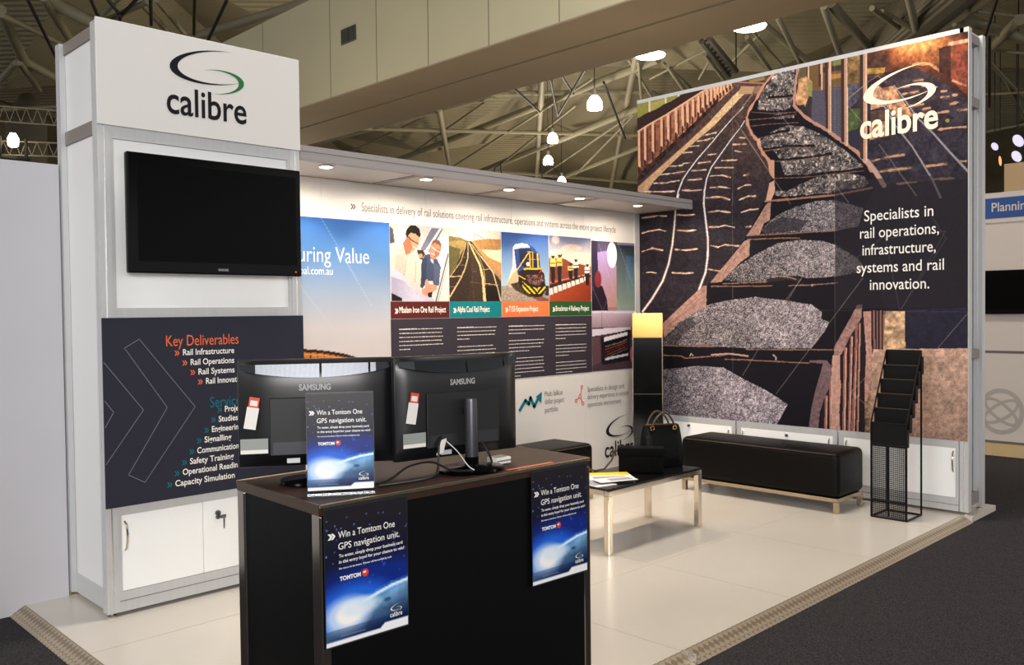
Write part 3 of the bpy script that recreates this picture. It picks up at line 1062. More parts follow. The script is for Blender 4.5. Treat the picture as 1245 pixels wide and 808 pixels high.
def paint_men(U, V):
    s = Ink(*tile(U, V, 25, 470, 50, 625), (214, 210, 214))
    s.grad([(25, 50), (470, 50), (470, 625), (25, 625)], (196, 194, 200), (236, 228, 226), (25, 50), (420, 400))
    s.poly([(25, 50), (90, 50), (70, 200), (25, 190)], (206, 190, 180)); s.poly([(25, 70), (50, 90), (60, 190), (25, 200)], (70, 70, 84))
    s.poly([(340, 60), (430, 60), (330, 250), (250, 230)], (120, 126, 148)); s.poly([(400, 60), (420, 60), (250, 330), (240, 310)], (226, 226, 232))
    s.line([(470, 250), (365, 625)], 10, (60, 58, 62)); s.line([(480, 270), (382, 625)], 4, (110, 108, 112))
    s.poly([(222, 235), (270, 232), (286, 262), (262, 310), (232, 300)], (58, 46, 44)); s.poly([(228, 270), (262, 262), (268, 290), (240, 300)], (196, 150, 110))
    # man in the blue shirt
    s.poly([(285, 268), (330, 262), (380, 300), (408, 360), (398, 430), (392, 505), (352, 500), (340, 470), (300, 470), (262, 528), (244, 516), (252, 340)], (66, 76, 104))
    s.poly([(352, 330), (405, 350), (392, 500), (350, 480)], (82, 92, 122)); s.poly([(262, 300), (300, 290), (290, 470), (252, 510)], (52, 62, 90))
    s.poly([(325, 296), (350, 305), (352, 338), (330, 320)], (178, 190, 214))
    s.poly([(330, 190), (352, 155), (392, 152), (414, 180), (410, 230), (396, 268), (360, 300), (330, 292), (320, 250)], (206, 138, 112))
    s.poly([(342, 165), (366, 148), (400, 156), (414, 186), (408, 215), (396, 190), (362, 172), (344, 190)], (128, 92, 78))
    s.poly([(376, 215), (404, 225), (396, 262), (372, 288), (348, 282)], (178, 104, 84)); s.line([(336, 204), (362, 226), (402, 246)], 5, (236, 226, 222)); s.line([(338, 258), (362, 268)], 7, (236, 210, 200))
    # man in the white shirt
    s.poly([(30, 205), (110, 195), (140, 260), (180, 250), (222, 232), (240, 300), (256, 330), (252, 440), (245, 520), (250, 560), (180, 560), (30, 480)], (218, 204, 194))
    i = s.poly([(60, 300), (110, 220), (140, 280), (130, 480), (60, 460)], (204, 188, 178)); s.line([(150, 290), (120, 470)], 5, (176, 160, 150)); s.line([(215, 320), (205, 480)], 8, (190, 176, 168))
    s.poly([(118, 190), (150, 150), (190, 230), (176, 262), (140, 280)], (176, 112, 88))
    s.poly([(142, 110), (160, 80), (210, 70), (250, 110), (246, 160), (226, 215), (196, 248), (168, 240), (148, 190)], (214, 152, 122)); s.poly([(146, 130), (176, 160), (190, 226), (170, 240), (146, 190)], (174, 110, 86))
    s.poly([(140, 120), (150, 85), (178, 55), (218, 52), (246, 76), (254, 120), (246, 142), (214, 116), (180, 110), (162, 130), (150, 150)], (28, 22, 22))
    s.line([(160, 140), (185, 165), (236, 190)], 9, (62, 36, 30)); s.line([(196, 214), (216, 222)], 6, (240, 214, 206))
    # paper and hands
    s.poly([(32, 368), (110, 420), (200, 520), (300, 585), (352, 608), (352, 625), (110, 625), (32, 560)], (204, 202, 226)); s.grad([(32, 440), (120, 470), (220, 570), (300, 625), (110, 625), (32, 570)], (166, 164, 196), (212, 210, 234), (40, 500), (200, 600))
    s.poly([(30, 560), (106, 600), (106, 625), (30, 625)], (34, 28, 30))
    s.poly([(285, 460), (300, 456), (318, 492), (372, 498), (378, 530), (330, 560), (300, 590), (262, 570), (252, 536), (280, 520)], (226, 156, 128)); s.poly([(300, 560), (340, 550), (332, 596), (306, 592)], (44, 36, 40)); s.line([(286, 520), (330, 530)], 4, (176, 108, 88))
    s.speckle(s.all(), .05, 9)
    return s.C


def paint_coalline(U, V):
    s = Ink(*tile(U, V, 475, 865, 90, 625), (70, 58, 48))
    s.grad([(475, 90), (865, 90), (865, 210), (475, 210)], (226, 214, 198), (214, 206, 196), (475, 90), (475, 180))
    s.poly([(475, 150), (560, 156), (612, 176), (605, 220), (475, 460)], (122, 108, 66)); s.poly([(475, 190), (560, 175), (606, 190), (590, 240), (475, 350)], (150, 130, 84)); i = s.poly([(475, 220), (560, 240), (540, 330), (475, 430)], (92, 88, 54))
    s.poly([(640, 175), (700, 160), (770, 150), (865, 150), (865, 470), (700, 280)], (176, 136, 92)); s.poly([(660, 170), (770, 150), (865, 152), (865, 240), (740, 250), (690, 220)], (160, 120, 76)); s.poly([(700, 236), (865, 232), (865, 330), (770, 292)], (226, 208, 176)); s.line([(650, 190), (865, 400)], 22, (200, 140, 88))
    s.poly([(610, 178), (640, 178), (865, 480), (865, 625), (475, 625), (475, 470)], (58, 46, 40))
    s.poly([(612, 185), (618, 240), (606, 330), (560, 430), (475, 440), (540, 350), (590, 260)], (48, 42, 36)); s.line([(614, 190), (612, 300), (590, 380), (560, 450), (478, 590)], 5, (216, 190, 140), w1=11); s.line([(600, 200), (560, 330), (484, 440)], 4, (186, 160, 116), w1=7); s.line([(475, 445), (565, 440)], 8, (198, 170, 124)); s.line([(475, 520), (520, 515)], 5, (150, 120, 84)); s.line([(540, 360), (600, 355)], 4, (120, 98, 70)); s.line([(575, 300), (610, 296)], 3, (120, 98, 70))
    s.poly([(612, 180), (628, 184), (690, 320), (730, 400), (740, 625), (600, 625), (640, 420), (630, 280)], (66, 52, 44))
    s.line([(620, 186), (655, 260), (700, 350), (722, 450), (735, 625)], 6, (230, 204, 150), w1=22); s.line([(624, 186), (690, 280), (730, 380), (742, 500)], 3, (170, 140, 92), w1=8)
    s.line([(640, 200), (720, 300), (800, 400), (860, 620)], 4, (226, 206, 160), w1=10); s.line([(735, 490), (840, 500)], 6, (196, 168, 120)); s.line([(720, 385), (780, 380)], 5, (190, 160, 116)); s.line([(620, 480), (700, 490)], 4, (120, 96, 72)); s.line([(640, 400), (690, 405)], 3, (120, 96, 72)); s.line([(640, 330), (650, 620)], 3, (92, 74, 60))
    s.poly([(745, 510), (830, 510), (855, 625), (745, 625)], (34, 28, 26))
    s.line([(660, 165), (660, 120), (730, 152)], 5, (66, 58, 52))
    s.speckle(s.all(), .14, 12)
    return s.C


def paint_loco(U, V):
    s = Ink(*tile(U, V, 22, 412, 58, 610), (60, 110, 180))
    s.grad([(22, 58), (412, 58), (412, 520), (22, 520)], (36, 74, 152), (170, 200, 222), (22, 58), (60, 470))
    s.poly([(22, 490), (100, 480), (412, 560), (412, 610), (22, 610)], (168, 152, 140)); s.speckle(s.inside([(22, 490), (100, 480), (412, 560), (412, 610), (22, 610)]), .25, 7)
    s.poly([(70, 480), (412, 590), (412, 610), (330, 610)], (140, 82, 62)); s.poly([(380, 480), (412, 478), (412, 560), (380, 560)], (60, 48, 44))
    s.poly([(64, 470), (110, 320), (112, 190), (120, 165), (145, 150), (158, 420), (150, 470), (90, 500)], (214, 210, 214)); s.poly([(66, 470), (112, 380), (150, 360), (150, 470), (100, 500)], (196, 178, 150))
    s.poly([(120, 165), (150, 145), (220, 138), (280, 165), (330, 220), (340, 350), (206, 345), (158, 420), (140, 350)], (44, 70, 136)); s.poly([(110, 180), (130, 152), (180, 140), (230, 142), (254, 168), (180, 176), (130, 190)], (226, 226, 232))
    s.poly([(160, 190), (250, 180), (300, 215), (330, 230), (335, 330), (210, 340), (170, 300)], (30, 38, 66)); s.line([(250, 205), (255, 330)], 10, (214, 170, 52)); s.line([(276, 205), (276, 330)], 7, (214, 170, 52)); s.line([(316, 220), (322, 335)], 12, (230, 186, 60)); s.line([(240, 215), (120, 395), (66, 470)], 9, (220, 182, 84)); s.disc(236, 306, 16, 18, (206, 206, 200)); s.line([(232, 205), (270, 205)], 6, (214, 170, 52)); s.line([(236, 265), (330, 262)], 4, (196, 156, 60))
    s.poly([(160, 370), (206, 345), (332, 340), (372, 380), (384, 500), (352, 570), (290, 578), (240, 550), (190, 520), (150, 480)], (38, 34, 34)); s.line([(204, 346), (335, 340)], 14, (232, 184, 54)); s.line([(160, 402), (210, 430)], 8, (226, 180, 60)); s.disc(346, 352, 9, 10, (214, 40, 36)); s.disc(334, 370, 8, 8, (186, 40, 36))
    i = s.poly([(215, 395), (355, 385), (370, 440), (320, 480), (240, 460)], (84, 50, 48)); s.speckle(i, .8, 16, .6, .55)
    p = [(178, 440), (232, 482), (300, 500), (380, 484), (382, 530), (352, 545), (250, 550), (196, 515)]
    i = s.poly(p, (34, 30, 28)); st = ((s.X[i] * np.where(s.X[i] < 315, -1, 1) + s.Y[i] * .95) % 44) < 19; s.put(i[st], (240, 208, 44))
    i = s.poly([(90, 470), (150, 455), (190, 520), (280, 572), (240, 575), (130, 520)], (70, 56, 48)); s.speckle(i, .5, 10)
    s.speckle(s.all(), .05, 6)
    return s.C


def paint_crew(U, V):
    s = Ink(*tile(U, V, 418, 755, 85, 610), (150, 74, 50))
    s.grad([(418, 85), (755, 85), (755, 320), (418, 320)], (92, 104, 150), (226, 206, 196), (418, 85), (418, 250))
    for cx, cy, rx, ry in ((600, 172, 60, 24), (470, 115, 24, 26), (530, 215, 90, 20), (680, 230, 80, 22), (560, 190, 36, 16)):
        s.disc(cx, cy, rx, ry, (232, 208, 196), .7, .5)
    s.poly([(418, 260), (500, 262), (540, 265), (600, 298), (690, 305), (755, 335), (755, 430), (418, 480)], (126, 66, 48)); s.poly([(418, 430), (755, 380), (755, 610), (418, 610)], (150, 62, 38)); s.grad([(418, 560), (755, 450), (755, 610), (418, 610)], (178, 78, 48), (132, 52, 34), (418, 560), (755, 610))
    s.poly([(418, 480), (755, 385), (755, 405), (418, 505)], (52, 36, 34)); s.line([(418, 462), (755, 378)], 5, (206, 178, 160))
    for k in range(9):
        x, y = 432 + k * 35, 530 - k * 13.5
        s.poly([(x - 18, y - 22 + k), (x + 10, y - 28 + k), (x + 16, y + 22 - k), (x - 14, y + 30 - k)], (228, 222, 218)); s.line([(x - 6, y - 34), (x + 2, y - 30)], 9, (44, 32, 32))
    for x, y, h, c in ((446, 262, 200, (240, 214, 120)), (497, 252, 208, (236, 196, 92)), (585, 318, 110, (228, 190, 120)), (628, 282, 150, (236, 226, 214)), (722, 318, 160, (236, 230, 226))):
        s.poly([(x - 18, y + h * .3), (x + 18, y + h * .3), (x + 14, y + h), (x - 12, y + h)], (34, 30, 36)); s.poly([(x - 22, y + 5), (x + 20, y), (x + 24, y + h * .34), (x - 20, y + h * .36)], c); s.line([(x - 16, y + h * .22), (x + 18, y + h * .22)], 7, (60, 52, 50)); s.disc(x + 2, y - 6, 11, 13, (70, 48, 42)); s.line([(x - 12, y - 14), (x + 14, y - 12)], 7, (52, 38, 34))
    s.line([(510, 250), (516, 232)], 9, (60, 44, 40))
    s.speckle(s.all(), .08, 7)
    return s.C


def bars(mb, face, x0, x1, z_top, rows, pitch, hgt, rnd, off=.0036):
    """lines of small print too fine to read: word-length dashes"""
    z = z_top
    for r in rows:
        x = x0
        xe = x0 + (x1 - x0) * r
        while x < xe - .004 and r > 0:
            w = min(rnd.uniform(.010, .034), xe - x)
            h = hgt * rnd.uniform(.8, 1.1)
            mb.add([face.p(a, b, off) for a, b in ((x, z), (x + w, z), (x + w, z + h), (x, z + h))], [(0, 1, 2, 3)])
            x += w + .005
        z -= pitch
    return mb


PROJ = [(2.2255, 2.7795, 'maroon', 'Mbalam Iron Ore Rail Project', paint_men, 'project panel with a photo of two men over a maroon title strip', (.98, .97, .98, .96, .99, .25, 0, .9, .97, .96, .94, .97, .5)),
        (2.7850, 3.3370, 'teal', 'Alpha Coal Rail Project', paint_coalline, 'project panel with a photo of coal wagons over a teal title strip', (.99, .98, .96, .3, 0, .9, .97, .95, .98, .99, .96, .4)),
        (3.3425, 3.9030, 'coral', 'T155 Expansion Project', paint_loco, 'project panel with a photo of a blue locomotive over an orange title strip', (.99, .98, .45, 0, .97, .96, .9, .55, 0, .95, .96, .97, .94, .97, .3)),
        (3.9085, 4.4600, 'forest', 'Brockman 4 Railway Project', paint_crew, 'project panel with a photo of track workers over a green title strip', (.97, .96, .94, .97, .3, 0, .96, .97, .95, .4, 0, .94, .95, .96, .5))]
rnd = random.Random(11)
for x0, x1, ink, ttl, pf_, lab, rows in PROJ:
    t = thing('project_panel', lab, 'graphic panel', ((x0 + x1) / 2, 0, .97), 0, 'project panels on the back wall')
    print_panel('photo', FB, x0, 1.603, x1 - x0, .565, 110, 120, (lambda U, V, f=pf_: f(U, V) * .88), t, M['print_'])
    ts = MB().box(x0, x1, -.0022, -.0004, 1.478, 1.6025).build('title_strip', M[ink], t, True)
    mb = MB()
    put_text(mb, FB, '»', x0 + .035, 1.516, .052, .032, .02, off=.0032)
    put_text(mb, FB, ttl, x0 + .075, 1.520, .044, (x1 - x0) * (.80 if len(ttl) > 24 else .62), .008, off=.0032)
    mb.build('title', M['white_ink'], ts, True)
    tb = MB().box(x0 - .002, x1 + .003, -.0022, -.0004, .966, 1.474).build('text_block', M['slate'], t, True)
    mb = MB()
    bars(mb, FB, x0 + .07, x1 - .06, 1.395, rows, .0295, .0066, rnd)
    bars(mb, FB, x0 + .07, x0 + .24, 1.3955, (1,), .03, .0090, rnd, .0038)
    mb.build('small_print', M['small_ink'], tb, True)


def paint_office(U, V):
    s = Ink(*tile(U, V, 757, 1140, 110, 1000), (120, 110, 140))
    s.grad([(757, 110), (980, 110), (980, 600), (757, 600)], (58, 54, 84), (150, 118, 118), (757, 110), (960, 560))
    s.grad([(800, 190), (910, 170), (975, 280), (975, 560), (880, 560), (810, 420)], (140, 124, 180), (176, 134, 130), (810, 200), (960, 560)); s.poly([(757, 110), (810, 110), (812, 540), (757, 560)], (44, 38, 60))
    s.grad([(972, 125), (1140, 125), (1140, 600), (972, 600)], (40, 48, 62), (128, 146, 140), (1060, 125), (1060, 560)); s.grad([(1060, 200), (1140, 200), (1140, 480), (1060, 480)], (60, 100, 150), (110, 140, 140), (1140, 230), (1060, 480), .5)
    s.disc(935, 200, 40, 84, (238, 232, 230), 1, .12); s.poly([(757, 470), (800, 400), (850, 420), (888, 510), (896, 590), (757, 600)], (34, 26, 40)); s.disc(812, 372, 26, 52, (120, 44, 52), 1, .2)
    s.grad([(757, 590), (1140, 585), (1140, 720), (757, 720)], (186, 168, 190), (150, 130, 144), (757, 590), (757, 700)); s.line([(757, 595), (1140, 600)], 14, (206, 196, 220)); s.line([(842, 600), (842, 700)], 5, (96, 80, 100))
    s.poly([(757, 700), (1140, 706), (1140, 1000), (757, 1000)], (70, 54, 62)); s.poly([(757, 710), (1100, 704), (1100, 726), (757, 760)], (206, 200, 222)); s.poly([(757, 770), (820, 760), (830, 940), (757, 960)], (92, 66, 74))
    s.poly([(832, 768), (1090, 720), (1096, 940), (838, 960)], (30, 28, 36)); s.poly([(858, 790), (1070, 750), (1072, 905), (868, 925)], (18, 18, 24)); s.poly([(858, 770), (1070, 738), (1070, 762), (858, 800)], (216, 214, 226)); s.poly([(866, 912), (1072, 890), (1072, 906), (866, 930)], (196, 198, 214))
    for k, c in enumerate(((150, 150, 150), (176, 76, 60), (120, 60, 54), (150, 70, 60), (110, 110, 116))):
        s.line([(870, 835 + 20 * k), (940, 820 + 18 * k), (1000, 812 + 16 * k), (1066, 790 + 17 * k)], 5, c, .8, rough=4)
    s.disc(1118, 900, 26, 60, (178, 96, 124), 1, .1)
    for a, b in (((820, 130), (1010, 600)), ((990, 120), (1130, 420)), ((760, 420), (920, 720)), ((900, 480), (800, 700))):
        s.line([a, b], 3, (190, 186, 200), .4)
    s.speckle(s.all(), .03, 8)
    return s.C


of = thing('office_graphic', 'blurred office print with a small lit monitor next to the corner post', 'graphic panel', (4.8, 0, .97))
print_panel('office_print', FB, 4.467, .966, 5.098 - 4.467, 1.186, 100, 180, paint_office, of, M['print_'])
# lower icons and captions
ic = thing('wall_caption', 'teal zigzag arrow with a caption on the low white part of the back wall', 'wall lettering', (3.8, 0, .65))
az = [(3.533, .700), (3.600, .775), (3.640, .742), (3.660, .795), (3.705, .715), (3.760, .790)]
mb = MB()
for a, b in zip(az, az[1:]):
    a, b = Vector((*a, 0)), Vector((*b, 0))
    n = Vector((-(b - a).y, (b - a).x, 0)).normalized() * .015
    e = (b - a).normalized() * .010
    mb.add([FB.p(q.x, q.y, .002) for q in (a - n - e, b - n + e, b + n + e, a + n - e)], [(0, 1, 2, 3)])
mb.add([FB.p(x, z, .0021) for x, z in ((3.725, .797), (3.792, .735), (3.800, .835))], [(0, 1, 2)])
mb.build('zigzag_arrow', M['teal_ink'], ic, True)
mb = MB()
for s_, z, w in (('Multi billion', .790, .225), ('dollar project', .725, .245), ('portfolio', .652, .165)):
    put_text(mb, FB, s_, 3.835, z, .046, w, -.004, off=.002)
mb.build('caption', M['text_grey'], ic, True)
ic = thing('wall_caption', 'red linked-dots icon with a caption near the corner of the back wall', 'wall lettering', (4.6, 0, .65))
mb = MB()
nodes = [(4.318, .838, .017), (4.292, .755, .020), (4.238, .720, .017), (4.330, .690, .017)]
for x, z, r in nodes:
    ring(mb, FB, x, z, r, r, .007, 0, 20, off=.002)
for k in (0, 2, 3):
    a, b = Vector((*nodes[1][:2], 0)), Vector((*nodes[k][:2], 0))
    d = (b - a).normalized()
    a, b = a + d * .018, b - d * .015
    n = Vector((-d.y, d.x, 0)) * .004
    mb.add([FB.p(q.x, q.y, .002) for q in (a - n, b - n, b + n, a + n)], [(0, 1, 2, 3)])
mb.build('linked_dots', M['red_ink'], ic, True)
mb = MB()
for s_, z, w in (('Specialists in design and', .790, .53), ('delivery experience in remote', .722, .60), ('operations environment', .652, .48)):
    put_text(mb, FB, s_, 4.392, z, .044, w, -.004, off=.002)
mb.build('caption', M['text_grey'], ic, True)
lg = thing('wall_logo', 'dark company logo low on the back wall behind the black bags', 'logo', (4.8, 0, .15))
put_logo(FB, 4.630, .165, .00118, lg, M['black_ink'], M['black_ink'], M['black_ink'])

# ================================================================== MURAL
FM = Face((XM, 0, 0), (0, -1, 0))


def paint_mural(U, V):
    # every point of the sheet, written in the drawing's own grid (the sheet is drawn obliquely, so straighten it first)
    y = .0165 - U * 2.9525
    z = 3.487 - V * (3.487 - .5385)
    d = np.stack([np.full(y.size, XM) - CAM.x, y.ravel() - CAM.y, z.ravel() - CAM.z], -1)
    w = d @ np.array(FWD)
    px = 622.5 + F_PX * (d @ np.array(RIGHT)) / w
    py = 404 - F_PX * (d @ np.array(UP)) / w
    k = 2.6935
    s = Ink((px - 760) * k, (py - 30) * k, (34, 29, 33))
    B = 592.6                                           # lower half of the drawing starts here
    b = lambda pts: [(x, yy + B) for x, yy in pts]
    C3 = lambda x, yy: (760 + 0, 0)
    t1 = lambda pts: [(x / 4.253 * k, (y_ / 4.253 + 30) * k) for x, y_ in pts]                          # upper left detail
    t2 = lambda pts: [((140 + x / 4.25) * k, (30 + y_ / 4.25) * k) for x, y_ in pts]                    # upper middle detail
    t3 = lambda pts: [((240 + x / 3.847) * k, (y_ / 3.847) * k) for x, y_ in pts]                       # upper right detail
    t4 = lambda pts: [((10 + x / 4.752) * k, (200 + y_ / 4.752) * k) for x, y_ in pts]                  # middle left detail
    t5 = lambda pts: [((10 + x / 4.293) * k, (340 + y_ / 4.293) * k) for x, y_ in pts]                  # lower left detail
    # ---- track bed, left
    i = s.grad(t1([(40, 250), (760, 100), (760, 1700), (40, 1700)]), (92, 66, 54), (40, 34, 38), (200, 250), (200, 640)); s.speckle(i, .30, 5); s.speckle(i, .18, 22)
    # far field and stepped wagons
    s.poly(t1([(55, 240), (330, 200), (230, 280), (55, 360)]), (146, 140, 62)); s.poly(t1([(130, 235), (280, 205), (270, 225), (130, 262)]), (58, 58, 84)); s.poly(t1([(120, 280), (210, 255), (190, 300), (120, 320)]), (170, 160, 78))
    s.poly(t1([(55, 362), (75, 352), (110, 330), (160, 310), (200, 285), (240, 268), (290, 236), (330, 215), (420, 195), (430, 190), (420, 220), (300, 280), (180, 360), (60, 430)]), (58, 36, 30))
    for a, c in ((130, (255, 320)), (213, (225, 275)), (280, (210, 240))):
        s.line(t1([(a - 3, c[0] - 18), (a - 3, c[1])]), 6, (222, 206, 186))
    # lit wagon row
    wg = t1([(58, 430), (130, 385), (210, 340), (300, 282), (400, 218), (470, 178), (552, 150), (560, 200), (480, 275), (370, 390), (260, 500), (150, 600), (70, 690), (58, 690)])
    i = s.grad(wg, (120, 66, 48), (214, 140, 96), t1([(60, 560)])[0], t1([(540, 180)])[0])
    s.speckle(i, .35, 9)
    for x, a, c in ((72, 424, 680), (103, 405, 640), (143, 382, 590), (188, 358, 560), (222, 338, 520), (263, 312, 480), (297, 290, 440), (322, 278, 420), (350, 262, 385), (378, 245, 360), (402, 228, 335), (424, 214, 318), (444, 200, 300), (462, 190, 280), (478, 180, 262), (494, 172, 250), (510, 164, 236), (528, 158, 220), (544, 152, 206)):
        s.line(t1([(x, a), (x + 2, a + (c - a) * .72)]), 7.5, (240, 178, 138)); s.line(t1([(x + 13, a + 8), (x + 14, a + (c - a) * .70)]), 5, (92, 48, 38)); s.line(t1([(x, a + (c - a) * .72), (x, c)]), 5, (60, 36, 30))
    s.line(t1([(58, 430), (130, 385), (210, 340), (300, 282), (400, 218), (470, 178)]), 5, (236, 176, 140))
    s.poly(t1([(64, 660), (150, 570), (260, 470), (370, 366), (480, 256), (484, 272), (372, 392), (262, 498), (150, 606), (66, 692)]), (54, 34, 28)); s.speckle(s.inside(t1([(64, 640), (260, 455), (480, 250), (484, 272), (262, 498), (66, 692)])), .9, 8)
    # gravel strip
    gr = t1([(62, 735), (62, 712), (150, 630), (300, 500), (440, 370), (560, 240), (610, 196), (640, 190), (622, 225), (560, 290), (460, 395), (330, 505), (230, 600), (150, 680), (110, 742)])
    i = s.grad(gr, (196, 150, 110), (238, 196, 140), t1([(80, 720)])[0], t1([(600, 210)])[0]); s.speckle(i, .16, 6)
    s.line(t1([(62, 712), (150, 632), (300, 500), (440, 368)]), 4, (110, 66, 46))
    # far end of the track
    s.poly(t1([(600, 190), (672, 192), (655, 230), (585, 232)]), (190, 148, 106)); s.poly(t1([(560, 150), (723, 150), (723, 180), (640, 190), (556, 168)]), (84, 56, 52)); s.poly(t1([(640, 160), (723, 140), (723, 158), (650, 172)]), (150, 128, 70)); s.poly(t1([(674, 192), (723, 186), (700, 232), (660, 226)]), (150, 110, 84)); s.line(t1([(560, 168), (723, 176)]), 5, (176, 112, 84))
    # sleepers catching the sun
    sl = [t1([(110, 738), (180, 736), (255, 734)]), t1([(148, 692), (210, 690), (278, 678)]), t1([(185, 648), (250, 640), (312, 630)]), t1([(220, 604), (270, 602), (300, 598)]), t1([(300, 535), (345, 530)]), t1([(330, 500), (382, 498)]), t1([(375, 475), (420, 468), (455, 458)]), t1([(405, 445), (470, 430)]), t1([(300, 590), (350, 585)]),
          t1([(295, 728), (345, 730), (395, 726)]), t1([(325, 675), (395, 670)]), t1([(345, 628), (420, 622)]), t1([(380, 588), (440, 580)]), t1([(430, 545), (470, 540)]), t1([(430, 770), (490, 762), (540, 778)]), t1([(440, 715), (490, 710), (540, 718)]), t1([(440, 655), (500, 650), (545, 662)]), t1([(465, 612), (560, 610)]), t1([(500, 575), (578, 572)]), t1([(570, 525), (600, 530)]), t1([(560, 492), (625, 490)]), t1([(590, 455), (620, 458)]),
          t1([(585, 720), (620, 702), (650, 700)]), t1([(590, 778), (640, 756), (675, 760)]), t1([(615, 652), (638, 646)]),
          t4([(50, 165), (100, 160), (140, 152), (192, 155)]), t4([(52, 255), (90, 242), (150, 232), (185, 242)]), t4([(52, 360), (110, 340), (170, 352)]), t4([(55, 485), (100, 478), (132, 484)]), t4([(60, 12), (170, 14), (235, 12)]),
          t4([(250, 147), (300, 150), (355, 146)]), t4([(255, 236), (310, 240), (362, 236)]), t4([(245, 348), (310, 352), (368, 344)]), t4([(225, 482), (290, 486), (345, 482)]), t4([(420, 50), (480, 44), (520, 46), (558, 60)]), t4([(435, 132), (490, 124), (560, 134)]), t4([(440, 218), (490, 218), (530, 208), (582, 220)]), t4([(448, 325), (490, 334), (530, 320), (612, 328)]), t4([(435, 462), (495, 472)]), t4([(615, 60), (660, 42), (705, 38)]), t4([(625, 134), (670, 118), (722, 114)]), t4([(652, 218), (680, 214)])]
    for p in sl:
        s.line(p, 5.5, (150, 98, 76), .7, rough=5)
        s.line(p, 3.0, (220, 174, 146), .9, rough=4)
        s.line(p, 1.6, (246, 222, 200), .85, rough=3)
    # rails
    for p in (t1([(612, 300), (560, 352), (500, 420), (440, 492), (380, 560), (330, 625), (300, 670), (275, 735), (268, 770)]) + t4([(262, 30), (245, 110), (238, 210), (226, 320), (205, 430), (170, 530), (110, 630), (55, 705)]),
              t1([(640, 332), (600, 400), (545, 470), (490, 548), (445, 612), (422, 670), (412, 730), (406, 800)]) + t4([(412, 0), (408, 90), (420, 190), (432, 290), (430, 390), (418, 480), (380, 580)])):
        s.line(p, 4, (100, 72, 60), w1=12)
        s.line(p, 2.2, (226, 222, 228), w1=5.6)
    s.line(t1([(660, 230), (590, 320), (550, 360)]), 3, (150, 120, 100)); s.line(t1([(570, 365), (610, 430), (720, 590)]), 3.5, (120, 82, 66))
    # ---- ground and yard, right
    s.poly(t2([(290, 80), (680, 0), (680, 640), (540, 480), (360, 370), (290, 300)]), (60, 48, 46))
    s.poly(t2([(300, 80), (640, 10), (640, 170), (370, 215), (300, 180)]), (116, 84, 46)); s.poly(t2([(480, 60), (640, 30), (640, 70), (480, 100)]), (120, 128, 60)); s.poly(t2([(420, 95), (640, 60), (640, 90), (420, 122)]), (70, 50, 40)); s.poly(t2([(470, 130), (640, 105), (640, 125), (470, 155)]), (186, 128, 60)); s.poly(t2([(300, 100), (360, 90), (360, 130), (310, 140)]), (96, 88, 50))
    i = s.poly(t2([(300, 190), (300, 155), (340, 140), (372, 165), (372, 205), (352, 250), (330, 310), (300, 300), (285, 260)]), (206, 152, 104)); s.speckle(i, .35, 14)
    s.poly(t2([(285, 290), (330, 285), (365, 355), (330, 340)]), (52, 40, 38)); s.poly(t2([(345, 170), (375, 170), (372, 245), (350, 240)]), (150, 140, 70))
    i = s.poly(t2([(370, 215), (640, 170), (640, 240), (555, 310), (555, 490), (540, 478), (470, 420), (370, 372)]), (92, 88, 102)); st = np.sin(s.Y[i] * .95) > .2; s.put(i[st], (72, 66, 78))
    i = s.poly(t2([(556, 312), (640, 300), (640, 400), (556, 425)]), (74, 92, 48)); s.speckle(i, .4, 14)
    s.poly(t2([(556, 425), (660, 400), (660, 560), (600, 520), (556, 490)]), (48, 46, 60))
    # upper right: dark wagons against the sun, spotlight glow painted in as well
    s.grad(t3([(205, 120), (680, 20), (680, 380), (560, 290), (430, 200), (205, 240)]), (86, 44, 30), (58, 32, 28), (880, 130), (1100, 330))
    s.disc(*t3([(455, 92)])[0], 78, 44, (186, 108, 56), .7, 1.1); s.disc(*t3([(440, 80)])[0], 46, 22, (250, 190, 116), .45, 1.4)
    s.poly(t3([(120, 150), (205, 130), (205, 260), (120, 275)]), (128, 96, 54)); s.poly(t3([(205, 205), (295, 200), (290, 225), (205, 235)]), (186, 148, 66)); s.poly(t3([(205, 150), (300, 140), (300, 198), (205, 205)]), (76, 48, 36)); s.poly(t3([(210, 232), (290, 228), (290, 240), (210, 250)]), (110, 70, 44))
    s.poly(t3([(595, 88), (680, 68), (680, 330), (640, 300), (600, 250)]), (122, 58, 40)); s.line(t3([(596, 92), (678, 72)]), 12, (232, 142, 110)); s.line(t3([(610, 262), (670, 285)]), 7, (190, 126, 100)); s.line(t3([(425, 185), (500, 180), (545, 215)]), 9, (206, 140, 96), rough=6)
    s.poly(t3([(545, 110), (600, 95), (600, 260), (545, 220)]), (62, 34, 28))
    # right hand tracks
    s.poly(t3([(205, 255), (430, 200), (560, 265), (690, 360), (690, 720), (290, 745), (205, 630)]), (50, 44, 54))
    i = s.poly(t3([(225, 285), (250, 270), (290, 310), (305, 375), (225, 400)]), (206, 150, 110)); s.speckle(i, .4, 16)
    i = s.poly(t3([(268, 300), (330, 285), (372, 350), (430, 430), (320, 440), (300, 380)]), (190, 138, 104)); s.speckle(i, .5, 16)
    s.poly(t3([(225, 405), (330, 395), (350, 440), (225, 455)]), (90, 66, 56)); i = s.poly(t3([(222, 460), (300, 450), (310, 520), (222, 540)]), (176, 126, 92)); s.speckle(i, .5, 16)
    s.poly(t3([(228, 262), (290, 258), (300, 290), (240, 285)]), (58, 36, 34))
    i = s.inside(t3([(120, 20), (690, 20), (690, 745), (290, 745), (205, 630), (120, 300)])); s.speckle(i, .34, 9); s.speckle(i, .30, 34)
